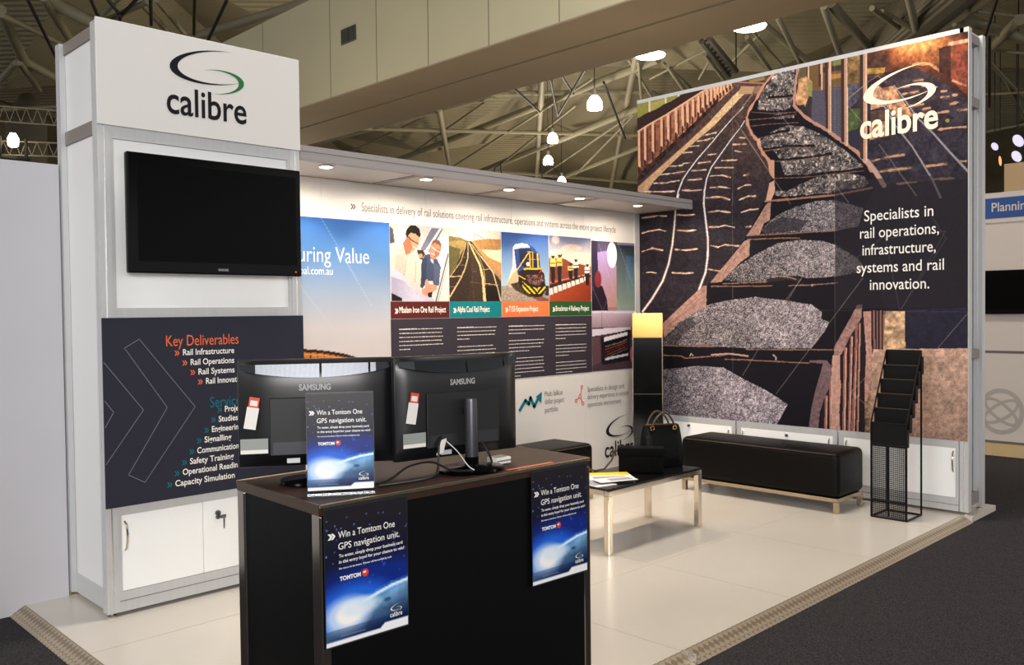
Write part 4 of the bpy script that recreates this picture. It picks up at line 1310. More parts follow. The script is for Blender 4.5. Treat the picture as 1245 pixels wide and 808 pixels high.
    for p in ([(345, 300), (405, 288)], [(375, 325), (445, 312)], [(430, 262), (470, 258)], [(470, 285), (500, 280)], [(500, 300), (535, 292)], [(555, 340), (590, 335)], [(600, 372), (640, 362)], [(560, 312), (580, 310)], [(610, 330), (630, 328)], [(632, 400), (672, 396)],
              [(450, 425), (520, 415), (590, 405)], [(545, 490), (600, 482), (670, 478)], [(485, 662), (540, 655), (578, 652)], [(250, 690), (340, 678), (415, 670)], [(350, 742), (440, 735)], [(520, 722), (615, 718)], [(225, 640), (300, 620), (380, 608)], [(645, 640), (672, 638)], [(470, 395), (500, 390)], [(410, 380), (470, 372)]):
        s.line(t3(p), 9, (120, 88, 72), .6, rough=9)
        s.line(t3(p), 5, (208, 156, 116), .85, rough=6)
    s.disc(*t3([(585, 448)])[0], 7, 6, (140, 130, 50))
    for p, w in (([(235, 290), (262, 330), (300, 400), (340, 470), (420, 570), (470, 650), (515, 725), (552, 808)], 6), ([(335, 285), (380, 345), (440, 430), (520, 510), (600, 600), (685, 690)], 7), ([(262, 280), (300, 370), (330, 440)], 3)):
        s.line(t3(p), w * .6, (66, 50, 50), w1=w + 4)
        s.line(t3(p), w * .4, (150, 146, 160), w1=w)
    # ---- coal train
    tr = t2([(180, 112), (290, 88), (275, 290), (360, 372), (500, 460), (600, 530), (668, 600), (690, 720)]) + b([(760, 60), (855, 345), (790, 745), (600, 740), (125, 705), (125, 400), (265, 265), (280, 250), (395, 105), (460, -20)]) + t2([(160, 790), (160, 660), (150, 570), (100, 470), (40, 390), (30, 340), (60, 270), (120, 190)])
    s.poly(tr, (24, 20, 22))
    hp = [t2([(185, 115), (285, 92), (275, 240), (262, 300), (190, 330), (90, 310), (100, 240)]), t2([(170, 335), (270, 320), (280, 352), (180, 362)]), t2([(90, 490), (150, 430), (240, 392), (330, 400), (420, 440), (470, 470), (540, 520), (600, 570), (640, 605), (560, 625), (450, 630), (330, 650), (230, 648), (200, 560), (180, 530)]), t2([(170, 748), (190, 728), (240, 735), (300, 700), (420, 650), (560, 640), (640, 655), (664, 690), (640, 715), (520, 725), (480, 740), (300, 755), (210, 760)])]
    for p in hp:
        i = s.poly(p, (84, 74, 72)); s.speckle(i, .75, 11, .95, .60, (232, 216, 204)); s.speckle(i, .35, 26); s.grit(i, .30, .05)
    for p in ([(30, 360), (150, 350), (290, 330)], [(45, 392), (150, 380), (300, 372)], [(90, 455), (200, 428), (250, 420)], [(120, 520), (240, 500), (380, 500)], [(150, 575), (300, 565), (470, 540)], [(170, 660), (330, 655), (640, 620)], [(60, 318), (160, 325), (290, 318)], [(150, 250), (280, 240)]):
        s.line(t2(p), 9, (26, 20, 20), rough=5); s.line(t2([(x, yy + 6) for x, yy in p]), 2.5, (120, 82, 64))
    # left lit lip of the wagons
    s.line(t2([(178, 114), (120, 190), (80, 260), (45, 320), (35, 352), (40, 390), (62, 440), (92, 470), (100, 505), (125, 545), (150, 575), (160, 640), (172, 660)]), 8, (206, 142, 112), w1=11, rough=5)
    s.poly(t2([(148, 572), (176, 572), (176, 655), (150, 628)]), (206, 150, 122)); s.poly(t2([(152, 690), (176, 678), (180, 730), (160, 782), (132, 782)]), (212, 160, 134)); s.poly(t2([(84, 462), (104, 460), (108, 500), (92, 498)]), (214, 160, 130)); s.line(t2([(130, 785), (300, 770), (490, 752), (680, 715)]), 6, (176, 116, 92))
    # right lip
    s.line(t2([(300, 85), (285, 180), (278, 290), (330, 345), (370, 372), (440, 412), (500, 455), (560, 500), (610, 535), (655, 590), (680, 625)]), 8, (190, 136, 118), w1=12, rough=4)
    s.line(t3([(212, 640), (250, 690), (288, 752)]), 16, (196, 150, 138))
    # near wagons: heaps, end walls, bars
    for p, c in ((t4([(740, 236), (790, 180), (850, 140), (940, 100), (1060, 68), (1166, 62), (1330, 110), (1300, 215), (1166, 240), (900, 250), (760, 258)]), (98, 90, 90)), (t4([(520, 520), (560, 470), (640, 420), (720, 370), (830, 312), (950, 292), (1090, 298), (1170, 322), (1300, 400), (1340, 470), (1166, 505), (1000, 512), (960, 500), (840, 505), (770, 530), (600, 538)]), (112, 102, 100)),
                 (t5([(155, 180), (180, 140), (240, 80), (340, 30), (380, 5), (480, -20), (640, -40), (800, -20), (930, 0), (985, 40), (980, 75), (1022, 92), (1000, 140), (930, 228), (720, 230), (590, 228), (400, 218), (300, 215), (160, 208)]), (116, 106, 105)),
                 (t5([(150, 338), (240, 332), (330, 320), (470, 328), (560, 380), (680, 440), (760, 490), (806, 522), (780, 570), (745, 632), (560, 618), (150, 590)]), (122, 112, 116))):
        i = s.poly(p, np.array(c) * (.92, .92, .99))
        q = np.array(p, float)
        tx = (s.X[i] - q[:, 0].min()) / np.ptp(q[:, 0])
        ty = (s.Y[i] - q[:, 1].min()) / np.ptp(q[:, 1])
        s.C[i] *= (.66 + .50 * np.clip(tx * 1.5 - ty * .25 + .12, 0, 1))[:, None]
        s.speckle(i, .5, 7, .5, .66, (226, 214, 208)); s.speckle(i, .22, 30); s.grit(i, .55, .10)
    i = s.poly(t4([(750, 225), (850, 160), (1010, 180), (960, 240), (760, 256)]), (50, 44, 46), .7)
    s.poly(t5([(150, 190), (250, 90), (300, 60), (330, 100), (220, 205)]), (40, 34, 36), .45)
    # lit end walls (left)
    for p in (t4([(655, 268), (700, 200), (770, 85), (795, 75), (790, 178), (755, 196), (730, 262)]), t4([(445, 540), (500, 470), (560, 400), (640, 300), (675, 288), (670, 385), (620, 420), (560, 480), (510, 535)])):
        i = s.poly(p, (176, 132, 116)); s.speckle(i, .2, 7); s.grit(i, .08, 0)
    i = s.poly(t4([(170, 775), (280, 670), (400, 560), (425, 558), (420, 680), (330, 720), (260, 770), (230, 810), (160, 812)]), (170, 128, 116)); s.speckle(i, .2, 7); s.grit(i, .08, 0)
    i = s.poly(t5([(152, 100), (240, 20), (300, -30), (385, -30), (378, 10), (300, 50), (240, 90), (160, 170)]), (168, 126, 114)); s.speckle(i, .2, 7); s.grit(i, .08, 0)
    for p_ in (t4([(690, 240), (770, 110)]), t4([(520, 490), (650, 320)]), t4([(300, 690), (410, 580)]), t4([(240, 760), (400, 620)]), t5([(180, 110), (330, 0)])):
        s.line(p_, 3, (138, 98, 86), .6, rough=4)
    # beams between the wagons
    for p in (t4([(770, 72), (1000, 45), (1180, 30)]), t4([(660, 290), (860, 282), (960, 282)]), t4([(660, 268), (900, 255), (1180, 238)]), t4([(520, 545), (770, 535)]), t4([(450, 560), (600, 560), (800, 558)]), t4([(860, 505), (950, 522)]), t4([(900, 556), (1034, 552), (1180, 540)]), t5([(160, 214), (420, 220)]), t5([(590, 234), (800, 236), (1060, 236)]), t5([(155, 265), (250, 268), (270, 280), (460, 266), (500, 258), (600, 272)]), t5([(480, 286), (620, 290), (760, 298), (920, 306)])):
        s.line(p, 3.4, (150, 106, 88), rough=2)
    s.line(t4([(780, 525), (900, 512), (960, 525)]), 12, (52, 40, 36)); s.line(t4([(820, 500), (900, 508), (940, 520)]), 3, (170, 130, 104)); s.line(t5([(410, 262), (500, 256), (598, 268)]), 5, (196, 150, 132)); s.line(t5([(296, 268), (302, 255), (312, 266)]), 3, (206, 170, 150)); s.line(t5([(730, 262), (745, 275), (745, 288)]), 4, (190, 160, 146)); s.disc(*t4([(1034, 554)])[0], 4, 4, (190, 150, 124))
    # near right side of the wagon: bars and posts
    s.poly(b([(640, 745), (650, 580), (700, 480), (775, 345), (860, 345), (855, 480), (800, 640), (785, 760)]), (40, 30, 30))
    s.poly(t5([(915, 650), (930, 540), (950, 450), (985, 330), (990, 308), (920, 302), (920, 290), (1010, 292), (1034, 320), (1030, 420), (1000, 480), (975, 560), (965, 652)]), (122, 94, 98)); i = s.inside(t5([(915, 650), (985, 310), (1034, 320), (965, 652)])); s.speckle(i, .22, 10)
    i = s.poly(t5([(1050, 220), (1100, 130), (1150, 40), (1170, 0), (1195, 0), (1190, 70), (1130, 170), (1085, 262), (1050, 262)]), (166, 122, 114)); s.speckle(i, .22, 8)
    i = s.poly(t5([(1040, 265), (1080, 262), (1078, 380), (1085, 420), (1075, 560), (1080, 664), (1025, 660), (1030, 420)]), (204, 152, 136)); s.speckle(i, .12, 7)
    for x0_, y0_, x1_, y1_, w in ((1108, 230, 1100, 668, 11), (1140, 170, 1126, 668, 9), (1166, 110, 1150, 668, 8), (1182, 100, 1170, 668, 6), (1008, 480, 1004, 660, 9), (1030, 400, 1028, 660, 7)):
        s.line(t5([(x0_, y0_), (x1_, y1_)]), w, (158, 96, 84)); s.line(t5([(x0_ + 3, y0_), (x1_ + 3, y1_)]), w * .35, (226, 168, 148))
    i = s.poly(b([(780, 345), (806, 345), (806, 440), (812, 520), (806, 570), (800, 640), (786, 655), (784, 600), (790, 480)]), (196, 142, 128)); s.speckle(i, .18, 9)
    for x0_, y0_, x1_, y1_, w in ((815, 345, 818, 560, 6), (826, 345, 826, 520, 5), (838, 345, 836, 500, 6), (848, 345, 846, 480, 5), (760, 390, 742, 745, 5)):
        s.line(b([(x0_, y0_), (x1_, y1_)]), w, (150, 98, 88))
    i = s.poly(b([(785, 650), (806, 600), (812, 660), (800, 745), (785, 745)]), (150, 116, 90)); s.speckle(i, .8, 12)
    # foreground ground, right
    i = s.poly(b([(852, 345), (926, 345), (920, 470), (846, 470)]), (206, 164, 124)); s.speckle(i, .45, 14)
    s.poly(b([(916, 340), (1150, 332), (1150, 472), (918, 470)]), (42, 38, 52)); i = s.inside(b([(916, 340), (1150, 332), (1150, 472), (918, 470)])); s.speckle(i, .15, 12)
    i = s.grad(b([(812, 470), (1150, 466), (1150, 800), (800, 760), (805, 600)]), (208, 164, 140), (166, 130, 112), (950, B + 480), (950, B + 750)); s.speckle(i, .22, 10, .35, .72, (220, 190, 170)); s.grit(i, .10, .01, (110, 84, 72)); s.speckle(i, .12, 40)
    # dark box under the slogan
    q = [(px_ * k, py_ * k) for px_, py_ in ((255.5, 190), (425, 180), (425, 342), (255.5, 346))]
    i = s.inside(q)
    s.C[i] = s.C[i] * .42 + np.array((46, 40, 43)) * .55
    for p in ([(685, 820), (850, 690), (905, 960)], [(850, 700), (1050, 705 - 30), (905, 930)], [(1005, 630), (1052, 700), (905, 930)]):
        s.line([(x, yy) for x, yy in p], 2.0, (120, 106, 104), .45)
    # poles of the yard
    for x, a, c, w in ((352, 75, 150, 5), (420, 60, 205, 8), (462, 48, 420, 12), (546, 28, 490, 13), (646, 8, 575, 14)):
        s.line(t2([(x - w * 1.3, a), (x - w * 1.1, c - 18)]), w * .9, (70, 46, 40)); s.line(t2([(x, a), (x + 2, c)]), w * .85, (226, 186, 158)); s.line(t2([(x - 3, a), (x - 1, c)]), w * .3, (190, 120, 96))
    # white hairline arrows over the print
    for p in (b([(495, 615), (780, 235)]), b([(385, 555), (575, 240)]), b([(500, 345), (580, 235)]), b([(1020, 470), (1128, 345)]), b([(740, 610), (860, 490)]), b([(740, 610), (800, 660)]), t2([(180, 300), (560, 790)]), t2([(10, 420), (260, 800)]), t2([(556, 250), (640, 190)]), t2([(556, 290), (650, 400)]), t3([(120, 350), (215, 265), (260, 240), (300, 270)]), t3([(265, 560), (440, 800)])):
        s.line(p, 2.4, (196, 180, 170), .42)
    # sheet joints
    for x in (352, 686.5):
        s.line([(x, -20), (x + 1, 1340)], 1.8, (150, 138, 134), .4)
    s.line([(140, 930), (1140, 940)], 1.6, (110, 100, 100), .35)
    n = vnoise(s.X, s.Y, 5) - .5
    s.C *= (1 + .10 * n)[:, None]
    g_ = s.C.mean(1, keepdims=True)
    s.C = s.C * .86 + g_ * .14
    dk = np.clip(1 - s.C.mean(1, keepdims=True) / 170, 0, 1)
    s.C = s.C + dk * np.array((-2, -1, 6))
    return s.C * .95 + 2


mu = thing('railway_mural', 'tall mural print of loaded coal wagons and curving tracks in low sun', 'mural', (XM, -1.47, .54))
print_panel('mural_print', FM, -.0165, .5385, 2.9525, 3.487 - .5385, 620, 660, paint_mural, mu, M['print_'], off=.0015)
put_logo(FM, 2.150, 2.835, .00156, mu, M['cream_ink'], M['cream_ink'], M['cream_ink'], off=.004, bold=.022, fat=1.4)
mb = MB()
for s_, x, z, w in (('Specialists in', 2.440, 2.190, .517), ('rail operations,', 2.443, 2.058, .590), ('infrastructure,', 2.441, 1.926, .548), ('systems and rail', 2.447, 1.790, .652), ('innovation.', 2.447, 1.655, .444)):
    put_text(mb, FM, s_, x, z, .082, w, .004, 'C', off=.004)
mb.build('slogan', M['white_ink'], mu, True)

# low cupboards under the mural
wc = [(-.03, -1.03, 'low white wall cupboard in the corner behind the black bench and bags'), (-1.045, -1.956, 'low white wall cupboard behind the middle of the long black bench'), (-1.971, -2.875, 'low white wall cupboard behind the wire brochure rack')]
for y1, y0, lab in wc:
    t = thing('wall_cupboard', lab, 'cupboard', (XM, (y0 + y1) / 2, .02), 0, 'low cupboards under the mural')
    MB().box(XM - .004, XM + .01, y0, y1, .485, .537).build('top_rail', M['alu'], t, True)
    MB().box(XM - .004, XM + .01, y0, y1, .022, .118).box(XM - .0055, XM - .003, y0, y1, .066, .069, 1).build('bottom_rail', (M['alu'], M['groove']), t, True)
    for a, sw_ in ((y0, .022 if y0 < -2.8 else .036), (y1 - .040, .040)):
        MB().box(XM - .003, XM + .01, a, a + sw_, .118, .485).build('stile', M['alu'], t, True)
    ym = (y0 + y1) / 2
    for a, b_, hy in ((y0 + (.023 if y0 < -2.8 else .037), ym - .001, y0 + (.036 if y0 < -2.8 else .062)), (ym + .001, y1 - .041, y1 - .066)):
        d = MB().bbox(XM - .004, XM + .01, a, b_, .120, .483, .0015, 1).build('door', M['door'], t, True)
        MB().tube([(XM - .004, hy, .462), (XM - .018, hy, .450), (XM - .026, hy, .385), (XM - .018, hy, .320), (XM - .004, hy, .308)], .005, 8).build('bow_handle', M['chrome'], d, True, True)
    MB().tube([(XM - .004, ym - .02, .455), (XM - .02, ym - .02, .455)], .012, 12).build('lock', M['keys'], t, True)
MB_post = MB()
for y in (-1.0375, -1.9635):
    struct('cupboard_post', MB().box(XM - .0045, XM + .01, y - .0075, y + .0075, .022, .537), M['alu_edge'], None, wr)


# ================================================================== FURNITURE
def bench(label, x, y, rz, L, D, H=.45):
    t = thing('bench', label, 'bench', (x, y, 0), rz, 'black leather benches')
    MB().bbox(-L / 2, L / 2, -D / 2, D / 2, .112, H, .045, 5).build('upholstery', M['leather'], t, smooth=True)
    for sy in (-1, 1):
        MB().tube([(-L / 2 + .04, sy * (D / 2 - .004), H - .014), (L / 2 - .04, sy * (D / 2 - .004), H - .014)], .004, 6).build('piping_highlight', M['handle'], t, smooth=True)  # brown piping carries the painted highlight along the seat edge
    a, b = L / 2 - .008, D / 2 - .008
    MB().box(-a, a, -b, -b + .03, .085, .113).box(-a, a, b - .03, b, .085, .113).box(-a, -a + .03, -b + .03, b - .03, .085, .113).box(a - .03, a, -b + .03, b - .03, .085, .113).build('base_frame', M['brass_chrome'], t)
    for sx in (-1, 1):
        for sy in (-1, 1):
            cx, cy = sx * (a - .018), sy * (b - .018)
            MB().bbox(cx - .018, cx + .018, cy - .018, cy + .018, 0.0005, .09, .002, 1).build('leg', M['brass_chrome'], t)
    return t


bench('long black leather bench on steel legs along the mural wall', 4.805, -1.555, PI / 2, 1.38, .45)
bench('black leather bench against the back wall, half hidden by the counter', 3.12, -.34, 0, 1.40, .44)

# coffee table
t = thing('coffee_table', 'low black topped coffee table with square chrome frame and legs', 'table', (3.105, -1.475, 0))
a, b, h = .512, .235, .41
MB().bbox(-a + .004, a - .004, -b + .004, b - .004, h - .008, h + .004, .002, 1).build('table_top', M['table_top'], t)
for nm, bx_ in (('front_rail', (-a, a, -b, -b + .035)), ('back_rail', (-a, a, b - .035, b)), ('side_rail', (-a, -a + .035, -b + .035, b - .035)), ('side_rail', (a - .035, a, -b + .035, b - .035))):
    MB().bbox(*bx_, h - .042, h - .009, .002, 1).build('frame_rail', M['chrome'], t)
for sx in (-1, 1):
    for sy in (-1, 1):
        x0, y0 = (a - .040 if sx > 0 else -a), (b - .040 if sy > 0 else -b)
        MB().bbox(x0, x0 + .040, y0, y0 + .040, .0005, h - .0425, .002, 1).build('leg', M['chrome'], t)
TZ = h + .004

# corner display column
VA = math.radians(36.77)
dr = Vector((math.cos(VA), math.sin(VA), 0))
pc = Vector((4.735, -.417, 0)) + dr * .125
t = thing('display_column', 'glossy black display column with mirrored gold head in the wall corner', 'column', pc, VA - PI / 2)
MB().box(-.128, .128, -.12, .12, .0005, 1.272).build('body', M['black_gloss'], t)
MB().bbox(-.136, .136, -.127, .127, 1.272, 1.49, .003, 1).build('gold_head', M['gold'], t)
for sx in (-1, 1):
    for sy in (-1, 1):
        MB().tube([(sx * .130, sy * .122, .0005), (sx * .130, sy * .122, 1.272)], .006, 8).build('edge_strip', M['chrome'], t, smooth=True)
MB().box(-.127, .127, -.1215, -.1195, .765, .772).build('panel_joint', M['handle'], t)

# brochure rack
t = thing('brochure_rack', 'tall black wire brochure rack with six stepped pockets', 'rack', (4.825, -2.565, 0))
x0, x1, ya, yb = -.135, .135, -.128, .122
pk = 6
for y in (ya, yb):
    MB().tube([(x1, y, .006), (x1, y, 1.20)], .007, 6).build('rear_upright', M['wire'], t)
    MB().tube([(x0, y, .006), (x0, y, .69)], .007, 6).build('front_upright', M['wire'], t)
    MB().tube([(x0, y, .69), (x1, y, 1.20)], .006, 6).build('sloping_rail', M['wire'], t)
    MB().tube([(x0, y, .007), (x1, y, .007)], .007, 6).build('base_rail', M['wire'], t)
for x, z in ((x0, .007), (x1, .007), (x0, .13), (x0, .53)):
    MB().tube([(x, ya, z), (x, yb, z)], .007, 6).build('cross_rail', M['wire'], t)
MB().tube([(x1, ya, 1.20), (x1, yb, 1.20)], .006, 6).build('cross_rail', M['wire'], t)
for k in range(pk):
    xa, zt = x0 + k * .054, .69 + k * .101
    zb = zt - .165
    p = MB().box(xa, xa + .003, ya, yb, zb, zt).box(xa, xa + .05, ya, yb, zb - .003, zb)
    p.box(xa, xa + .05, ya, ya + .003, zb, zt - .04).box(xa, xa + .05, yb - .003, yb, zb, zt - .04)
    p = p.build('pocket', M['wire'], t)
    MB().tube([(xa, ya, zt), (xa, yb, zt)], .004, 6).build('pocket_rim', M['handle'] if k else M['wire'], p)
MB().box(x1 - .002, x1 + .001, ya, yb, 1.03, 1.20).build('back_sheet', M['wire'], t)
gw_ = MB()
for k in range(1, 25):
    y = ya + (yb - ya) * k / 25
    gw_.box(x0 - .001, x0 + .001, y - .0021, y + .0021, .01, .53)
for k in range(1, 52):
    z = .01 + .52 * k / 52
    gw_.box(x0 - .002, x0 + .002, ya, yb, z - .0021, z + .0021)
gw_.build('wire_grid', M['wire'], t)
MB().tube([(x0 + .05, (ya + yb) / 2 + .02, .01), (x0 + .05, (ya + yb) / 2 + .02, .53)], .005, 6).build('centre_upright', M['wire'], t)


# ---- things on the coffee table
def slab(name, label, cat, px, rz, w, d, hgt, m, parts=(), group=None, z=None):
    t = thing(name, label, cat, (px[0], px[1], z if z is not None else TZ), rz, group)
    MB().bbox(-w / 2, w / 2, -d / 2, d / 2, 0.0004, hgt, .001, 1).build('pages', m, t)
    for nm, bx_, mm in parts:
        MB().box(*bx_, hgt, hgt + .0008).build(nm, mm, t)
    return t


slab('magazine', 'flat magazine with yellow cover band and white foot on the coffee table', 'magazine', (2.885, -1.45), math.radians(-38), .34, .23, .010, M['paper'], (('yellow_band', (-.169, .169, .02, .114), M['yellow']), ('cover_picture', (-.10, .12, -.10, -.02), M['paper_dark'])), None, TZ + .0022)
slab('leaflet', 'pale leaflet slipped under the yellow banded magazine', 'leaflet', (2.70, -1.53), math.radians(-12), .16, .21, .0018, M['paper'], (('cover_picture', (-.07, .07, -.06, .08), M['paper_dark']),))
slab('brochure', 'white brochure lying across the white foot of the yellow banded magazine', 'brochure', (2.815, -1.585), math.radians(-24), .27, .12, .004, M['paper'], (('cover_picture', (-.05, .11, -.04, .03), M['paper_dark']),), None, TZ + .0134)

# handbag
HR = VA - PI / 2
t = thing('handbag', 'tall black leather handbag with brass rings and arched handles', 'handbag', (3.470, -1.470, TZ), HR + .42)
prof = [(.0, .150, .070), (.02, .158, .075), (.10, .160, .072), (.20, .150, .060), (.27, .140, .045), (.295, .132, .034)]
mb = MB()
vs = []
n = 28
for z, rx, ry in prof:
    for k in range(n):
        a_ = 2 * PI * k / n
        c_, s__ = math.cos(a_), math.sin(a_)
        vs.append((rx * math.copysign(abs(c_) ** .55, c_), ry * math.copysign(abs(s__) ** .55, s__), z + .0005 + .008 * math.sin(a_ * 6) * (z > .05) * .2))
fs = [(i * n + k, i * n + (k + 1) % n, (i + 1) * n + (k + 1) % n, (i + 1) * n + k) for i in range(len(prof) - 1) for k in range(n)]
fs += [tuple(range(n - 1, -1, -1)), tuple((len(prof) - 1) * n + k for k in range(n))]
mb.add(vs, fs).build('body', M['bag'], t, smooth=True)
for sy in (-1, 1):
    y = sy * .042
    pts = [(-.085 + .17 * q, y + sy * .012 * math.sin(PI * q), .285 + .100 * math.sin(PI * q) ** .7) for q in np.linspace(0, 1, 15)]
    MB().tube(pts, .0075, 8).build('arched_handle', M['handle'], t, smooth=True)
    for sx in (-1, 1):
        MB().tube([(sx * .085 + .014 * math.cos(q), y + sy * .006, .278 + .014 * math.sin(q)) for q in np.linspace(0, 2 * PI, 13)[:-1]], .0032, 6, closed=True).build('brass_ring', M['brass'], t, smooth=True)
        MB().box(sx * .085 - .009, sx * .085 + .009, y + sy * .004 - .004, y + sy * .004 + .004, .20, .268).build('handle_tab', M['bag'], t)
MB().tube([(-.115, 0, .297), (.115, 0, .297)], .006, 8).build('zip', M['brass'], t)
for sx in (-1, 1):
    MB().tube([(sx * .150, 0, .03), (sx * .156, 0, .12), (sx * .146, 0, .22), (sx * .132, 0, .285)], .006, 6).build('side_seam', M['bag'], t, smooth=True)
# small flap bag
t = thing('shoulder_bag', 'low black fabric shoulder bag with flap in front of the tall handbag', 'bag', (3.195, -1.505, TZ), HR - .05)
MB().bbox(-.150, .150, -.055, .055, .0005, .165, .016, 3).build('body', M['bag_cloth'], t, smooth=True)
MB().bbox(-.158, .158, -.063, .050, .118, .176, .010, 3).build('flap', M['bag_cloth'], t, smooth=True)
MB().tube([(-.150, 0, .15), (-.18, .01, .14), (-.20, .0, .08), (-.25, -.02, .02), (-.31, -.02, .006), (-.36, .03, .006)], .007, 8).build('strap', M['handle'], t, smooth=True)
MB().tube([(-.178 + .012 * math.cos(q), .006, .14 + .012 * math.sin(q)) for q in np.linspace(0, 2 * PI, 13)[:-1]], .003, 6, closed=True).build('strap_ring', M['brass'], t, smooth=True)

# ================================================================== COUNTER
KA, KR = Vector((-.177, -2.862, 0)), math.radians(-2.16)
KW, KD, KH = 1.197, .567, .945
t = thing('counter', 'black reception counter with dark brown top and chrome corner posts', 'counter', KA, KR)
MB().box(.002, KW - .002, .002, KD - .002, KH - .034, KH - .001).build('counter_top', M['counter_top'], t)
for nm, bx_ in (('f', (0, KW, -.003, .006)), ('b', (0, KW, KD - .006, KD + .003)), ('l', (-.003, .006, .006, KD - .006)), ('r', (KW - .006, KW + .003, .006, KD - .006))):
    z0 = KH - (.012 if nm in 'fb' else .034)
    MB().bbox(*bx_, z0, KH, .0015, 1).build('edge_trim', M['brass_chrome'] if nm in 'fb' else mat('bronze_edge', (92, 78, 66), .4, .7), t)
for nm, bx_ in (('front_panel', (.03, KW - .03, .006, .016)), ('back_panel', (.03, KW - .03, KD - .016, KD - .006)), ('side_panel', (.006, .016, .05, KD - .05)), ('side_panel', (KW - .016, KW - .006, .03, KD - .03))):
    MB().box(*bx_, .02, KH - .034).build(nm, M['black_lam'], t)
for x in (0, KW - .034):
    for y in (0, KD - .055):
        MB().bbox(x, x + .034, y, y + .055, .0005, KH - .034, .006, 2).build('corner_post', mat('dark_chrome', (176, 168, 156), .16, 1.0), t)


def paint_poster(U, V):
    s = Ink(U, V * 1.45, (26, 24, 34))
    s.grad([(0, 0), (1, 0), (1, 1.45), (0, 1.45)], (34, 31, 38), (14, 18, 58), (0, .1), (0, .95))
    r2 = np.random.default_rng(8)
    for _ in range(46):
        x, y = r2.random(), .05 + r2.random() * .85
        s.disc(x, y, .004 + .003 * r2.random(), .004 + .003 * r2.random(), (120, 140, 200), .9, .8)
    for x, y in ((.84, .52), (.70, .70), (.52, .86)):
        s.disc(x, y, .012, .012, (60, 110, 220), .8, 1.2)
    s.disc(.62, 1.08, .80, .36, (20, 60, 190), .55, .55)
    s.disc(.34, 1.16, .40, .26, (40, 110, 235), .85, .6)
    limb = [(-.02, 1.30), (.12, 1.22), (.28, 1.13), (.45, 1.05), (.62, 1.00), (.8, .955), (1.02, .925)]
    s.poly(limb + [(1.02, 1.5), (-.02, 1.5)], (34, 92, 168))
    i = s.grad(limb + [(1.02, 1.5), (-.02, 1.5)], (140, 196, 236), (12, 26, 66), (.55, 1.00), (.66, 1.40)); s.speckle(i, .18, .10)
    s.line(limb, .10, (70, 140, 240), .35); s.line(limb[2:], .045, (170, 220, 255), .8); s.line(limb[3:], .018, (245, 250, 255), .9)
    s.disc(.25, 1.15, .20, .14, (200, 222, 255), .95, .7); s.disc(.27, 1.15, .12, .09, (255, 252, 250), 1, .6)
    s.disc(.40, 1.09, .16, .07, (225, 240, 255), .8, .8)
    s.disc(.74, 1.10, .035, .018, (40, 70, 120), .8, .5); s.disc(.70, 1.19, .02, .012, (50, 84, 130), .8, .5)
    s.grad([(0, 1.28), (1, 1.28), (1, 1.45), (0, 1.45)], (18, 34, 84), (14, 22, 56), (0, 1.28), (0, 1.45), .35)
    s.poly([(0, 1.405), (.64, 1.405), (.70, 1.36), (1, 1.36), (1, 1.45), (0, 1.45)], (244, 244, 248))
    s.line([(0, 1.402), (.64, 1.402), (.70, 1.357), (1, 1.357)], .008, (190, 200, 226))
    for k in range(4):
        s.line([(.16, 1.30 + k * .020), (.16 + (.46, .5, .48, .3)[k], 1.30 + k * .020)], .007, (120, 136, 176), .8)
    return s.C


def poster(t, f, x, z, w, h):
    """poster sheet with its lettering on face f, lower left corner at (x, z)"""
    pr = print_panel('poster_sheet', f, x, z, w, h, 110, 150, paint_poster, t, M['print_gloss'], True, .0022)
    c = h * .048
    P = lambda u, v: (x + u * w, z + (1 - v) * h)
    mb = MB()
    put_text(mb, f, 'Win a Tomtom One', *P(.15, .215), c, .69 * w, .004, off=.0034)
    put_text(mb, f, 'GPS navigation unit.', *P(.15, .300), c, .75 * w, .004, off=.0034)
    put_text(mb, f, '»', *P(.03, .215), c * 1.25, .09 * w, .03, off=.0034)
    mb.build('headline', M['white_ink'], pr, True)
    mb = MB()
    put_text(mb, f, 'To enter, simply drop your business card', *P(.155, .358), c * .46, .78 * w, .016, off=.0034)
    put_text(mb, f, 'in the entry bowl for your chance to win!', *P(.155, .402), c * .46, .80 * w, .016, off=.0034)
    put_text(mb, f, 'No return to be drawn. Winner will be notified by mail.', *P(.155, .446), c * .27, .64 * w, .016, off=.0034)
    mb.build('terms', M['white_ink'], pr, True)
    mb = MB(); put_text(mb, f, 'TOMTOM', *P(.16, .530), c * .60, .25 * w, .04, off=.0034); mb.build('maker_lettering', M['white_ink'], pr, True)
    mb = MB()
    cx, cz = P(.465, .512)
    r = .040 * w
    mb.add([f.p(cx + r * math.cos(q), cz + r * math.sin(q), .0034) for q in np.linspace(0, 2 * PI, 21)[:-1]], [tuple(range(20))])
    mb.add([f.p(cx - r * .2 + r * .5 * math.cos(q), cz + r * .2 + r * .3 * math.sin(q), .0036) for q in np.linspace(0, 2 * PI, 13)[:-1]], [tuple(range(12))], 1)
    mb.build('red_ball', (M['red_ink'], M['cream_ink']), pr, True)
    put_logo(f, *P(.765, .905), .155 * w / 373, pr, M['white_ink'], M['white_ink'], M['white_ink'], True, .01, .0034)


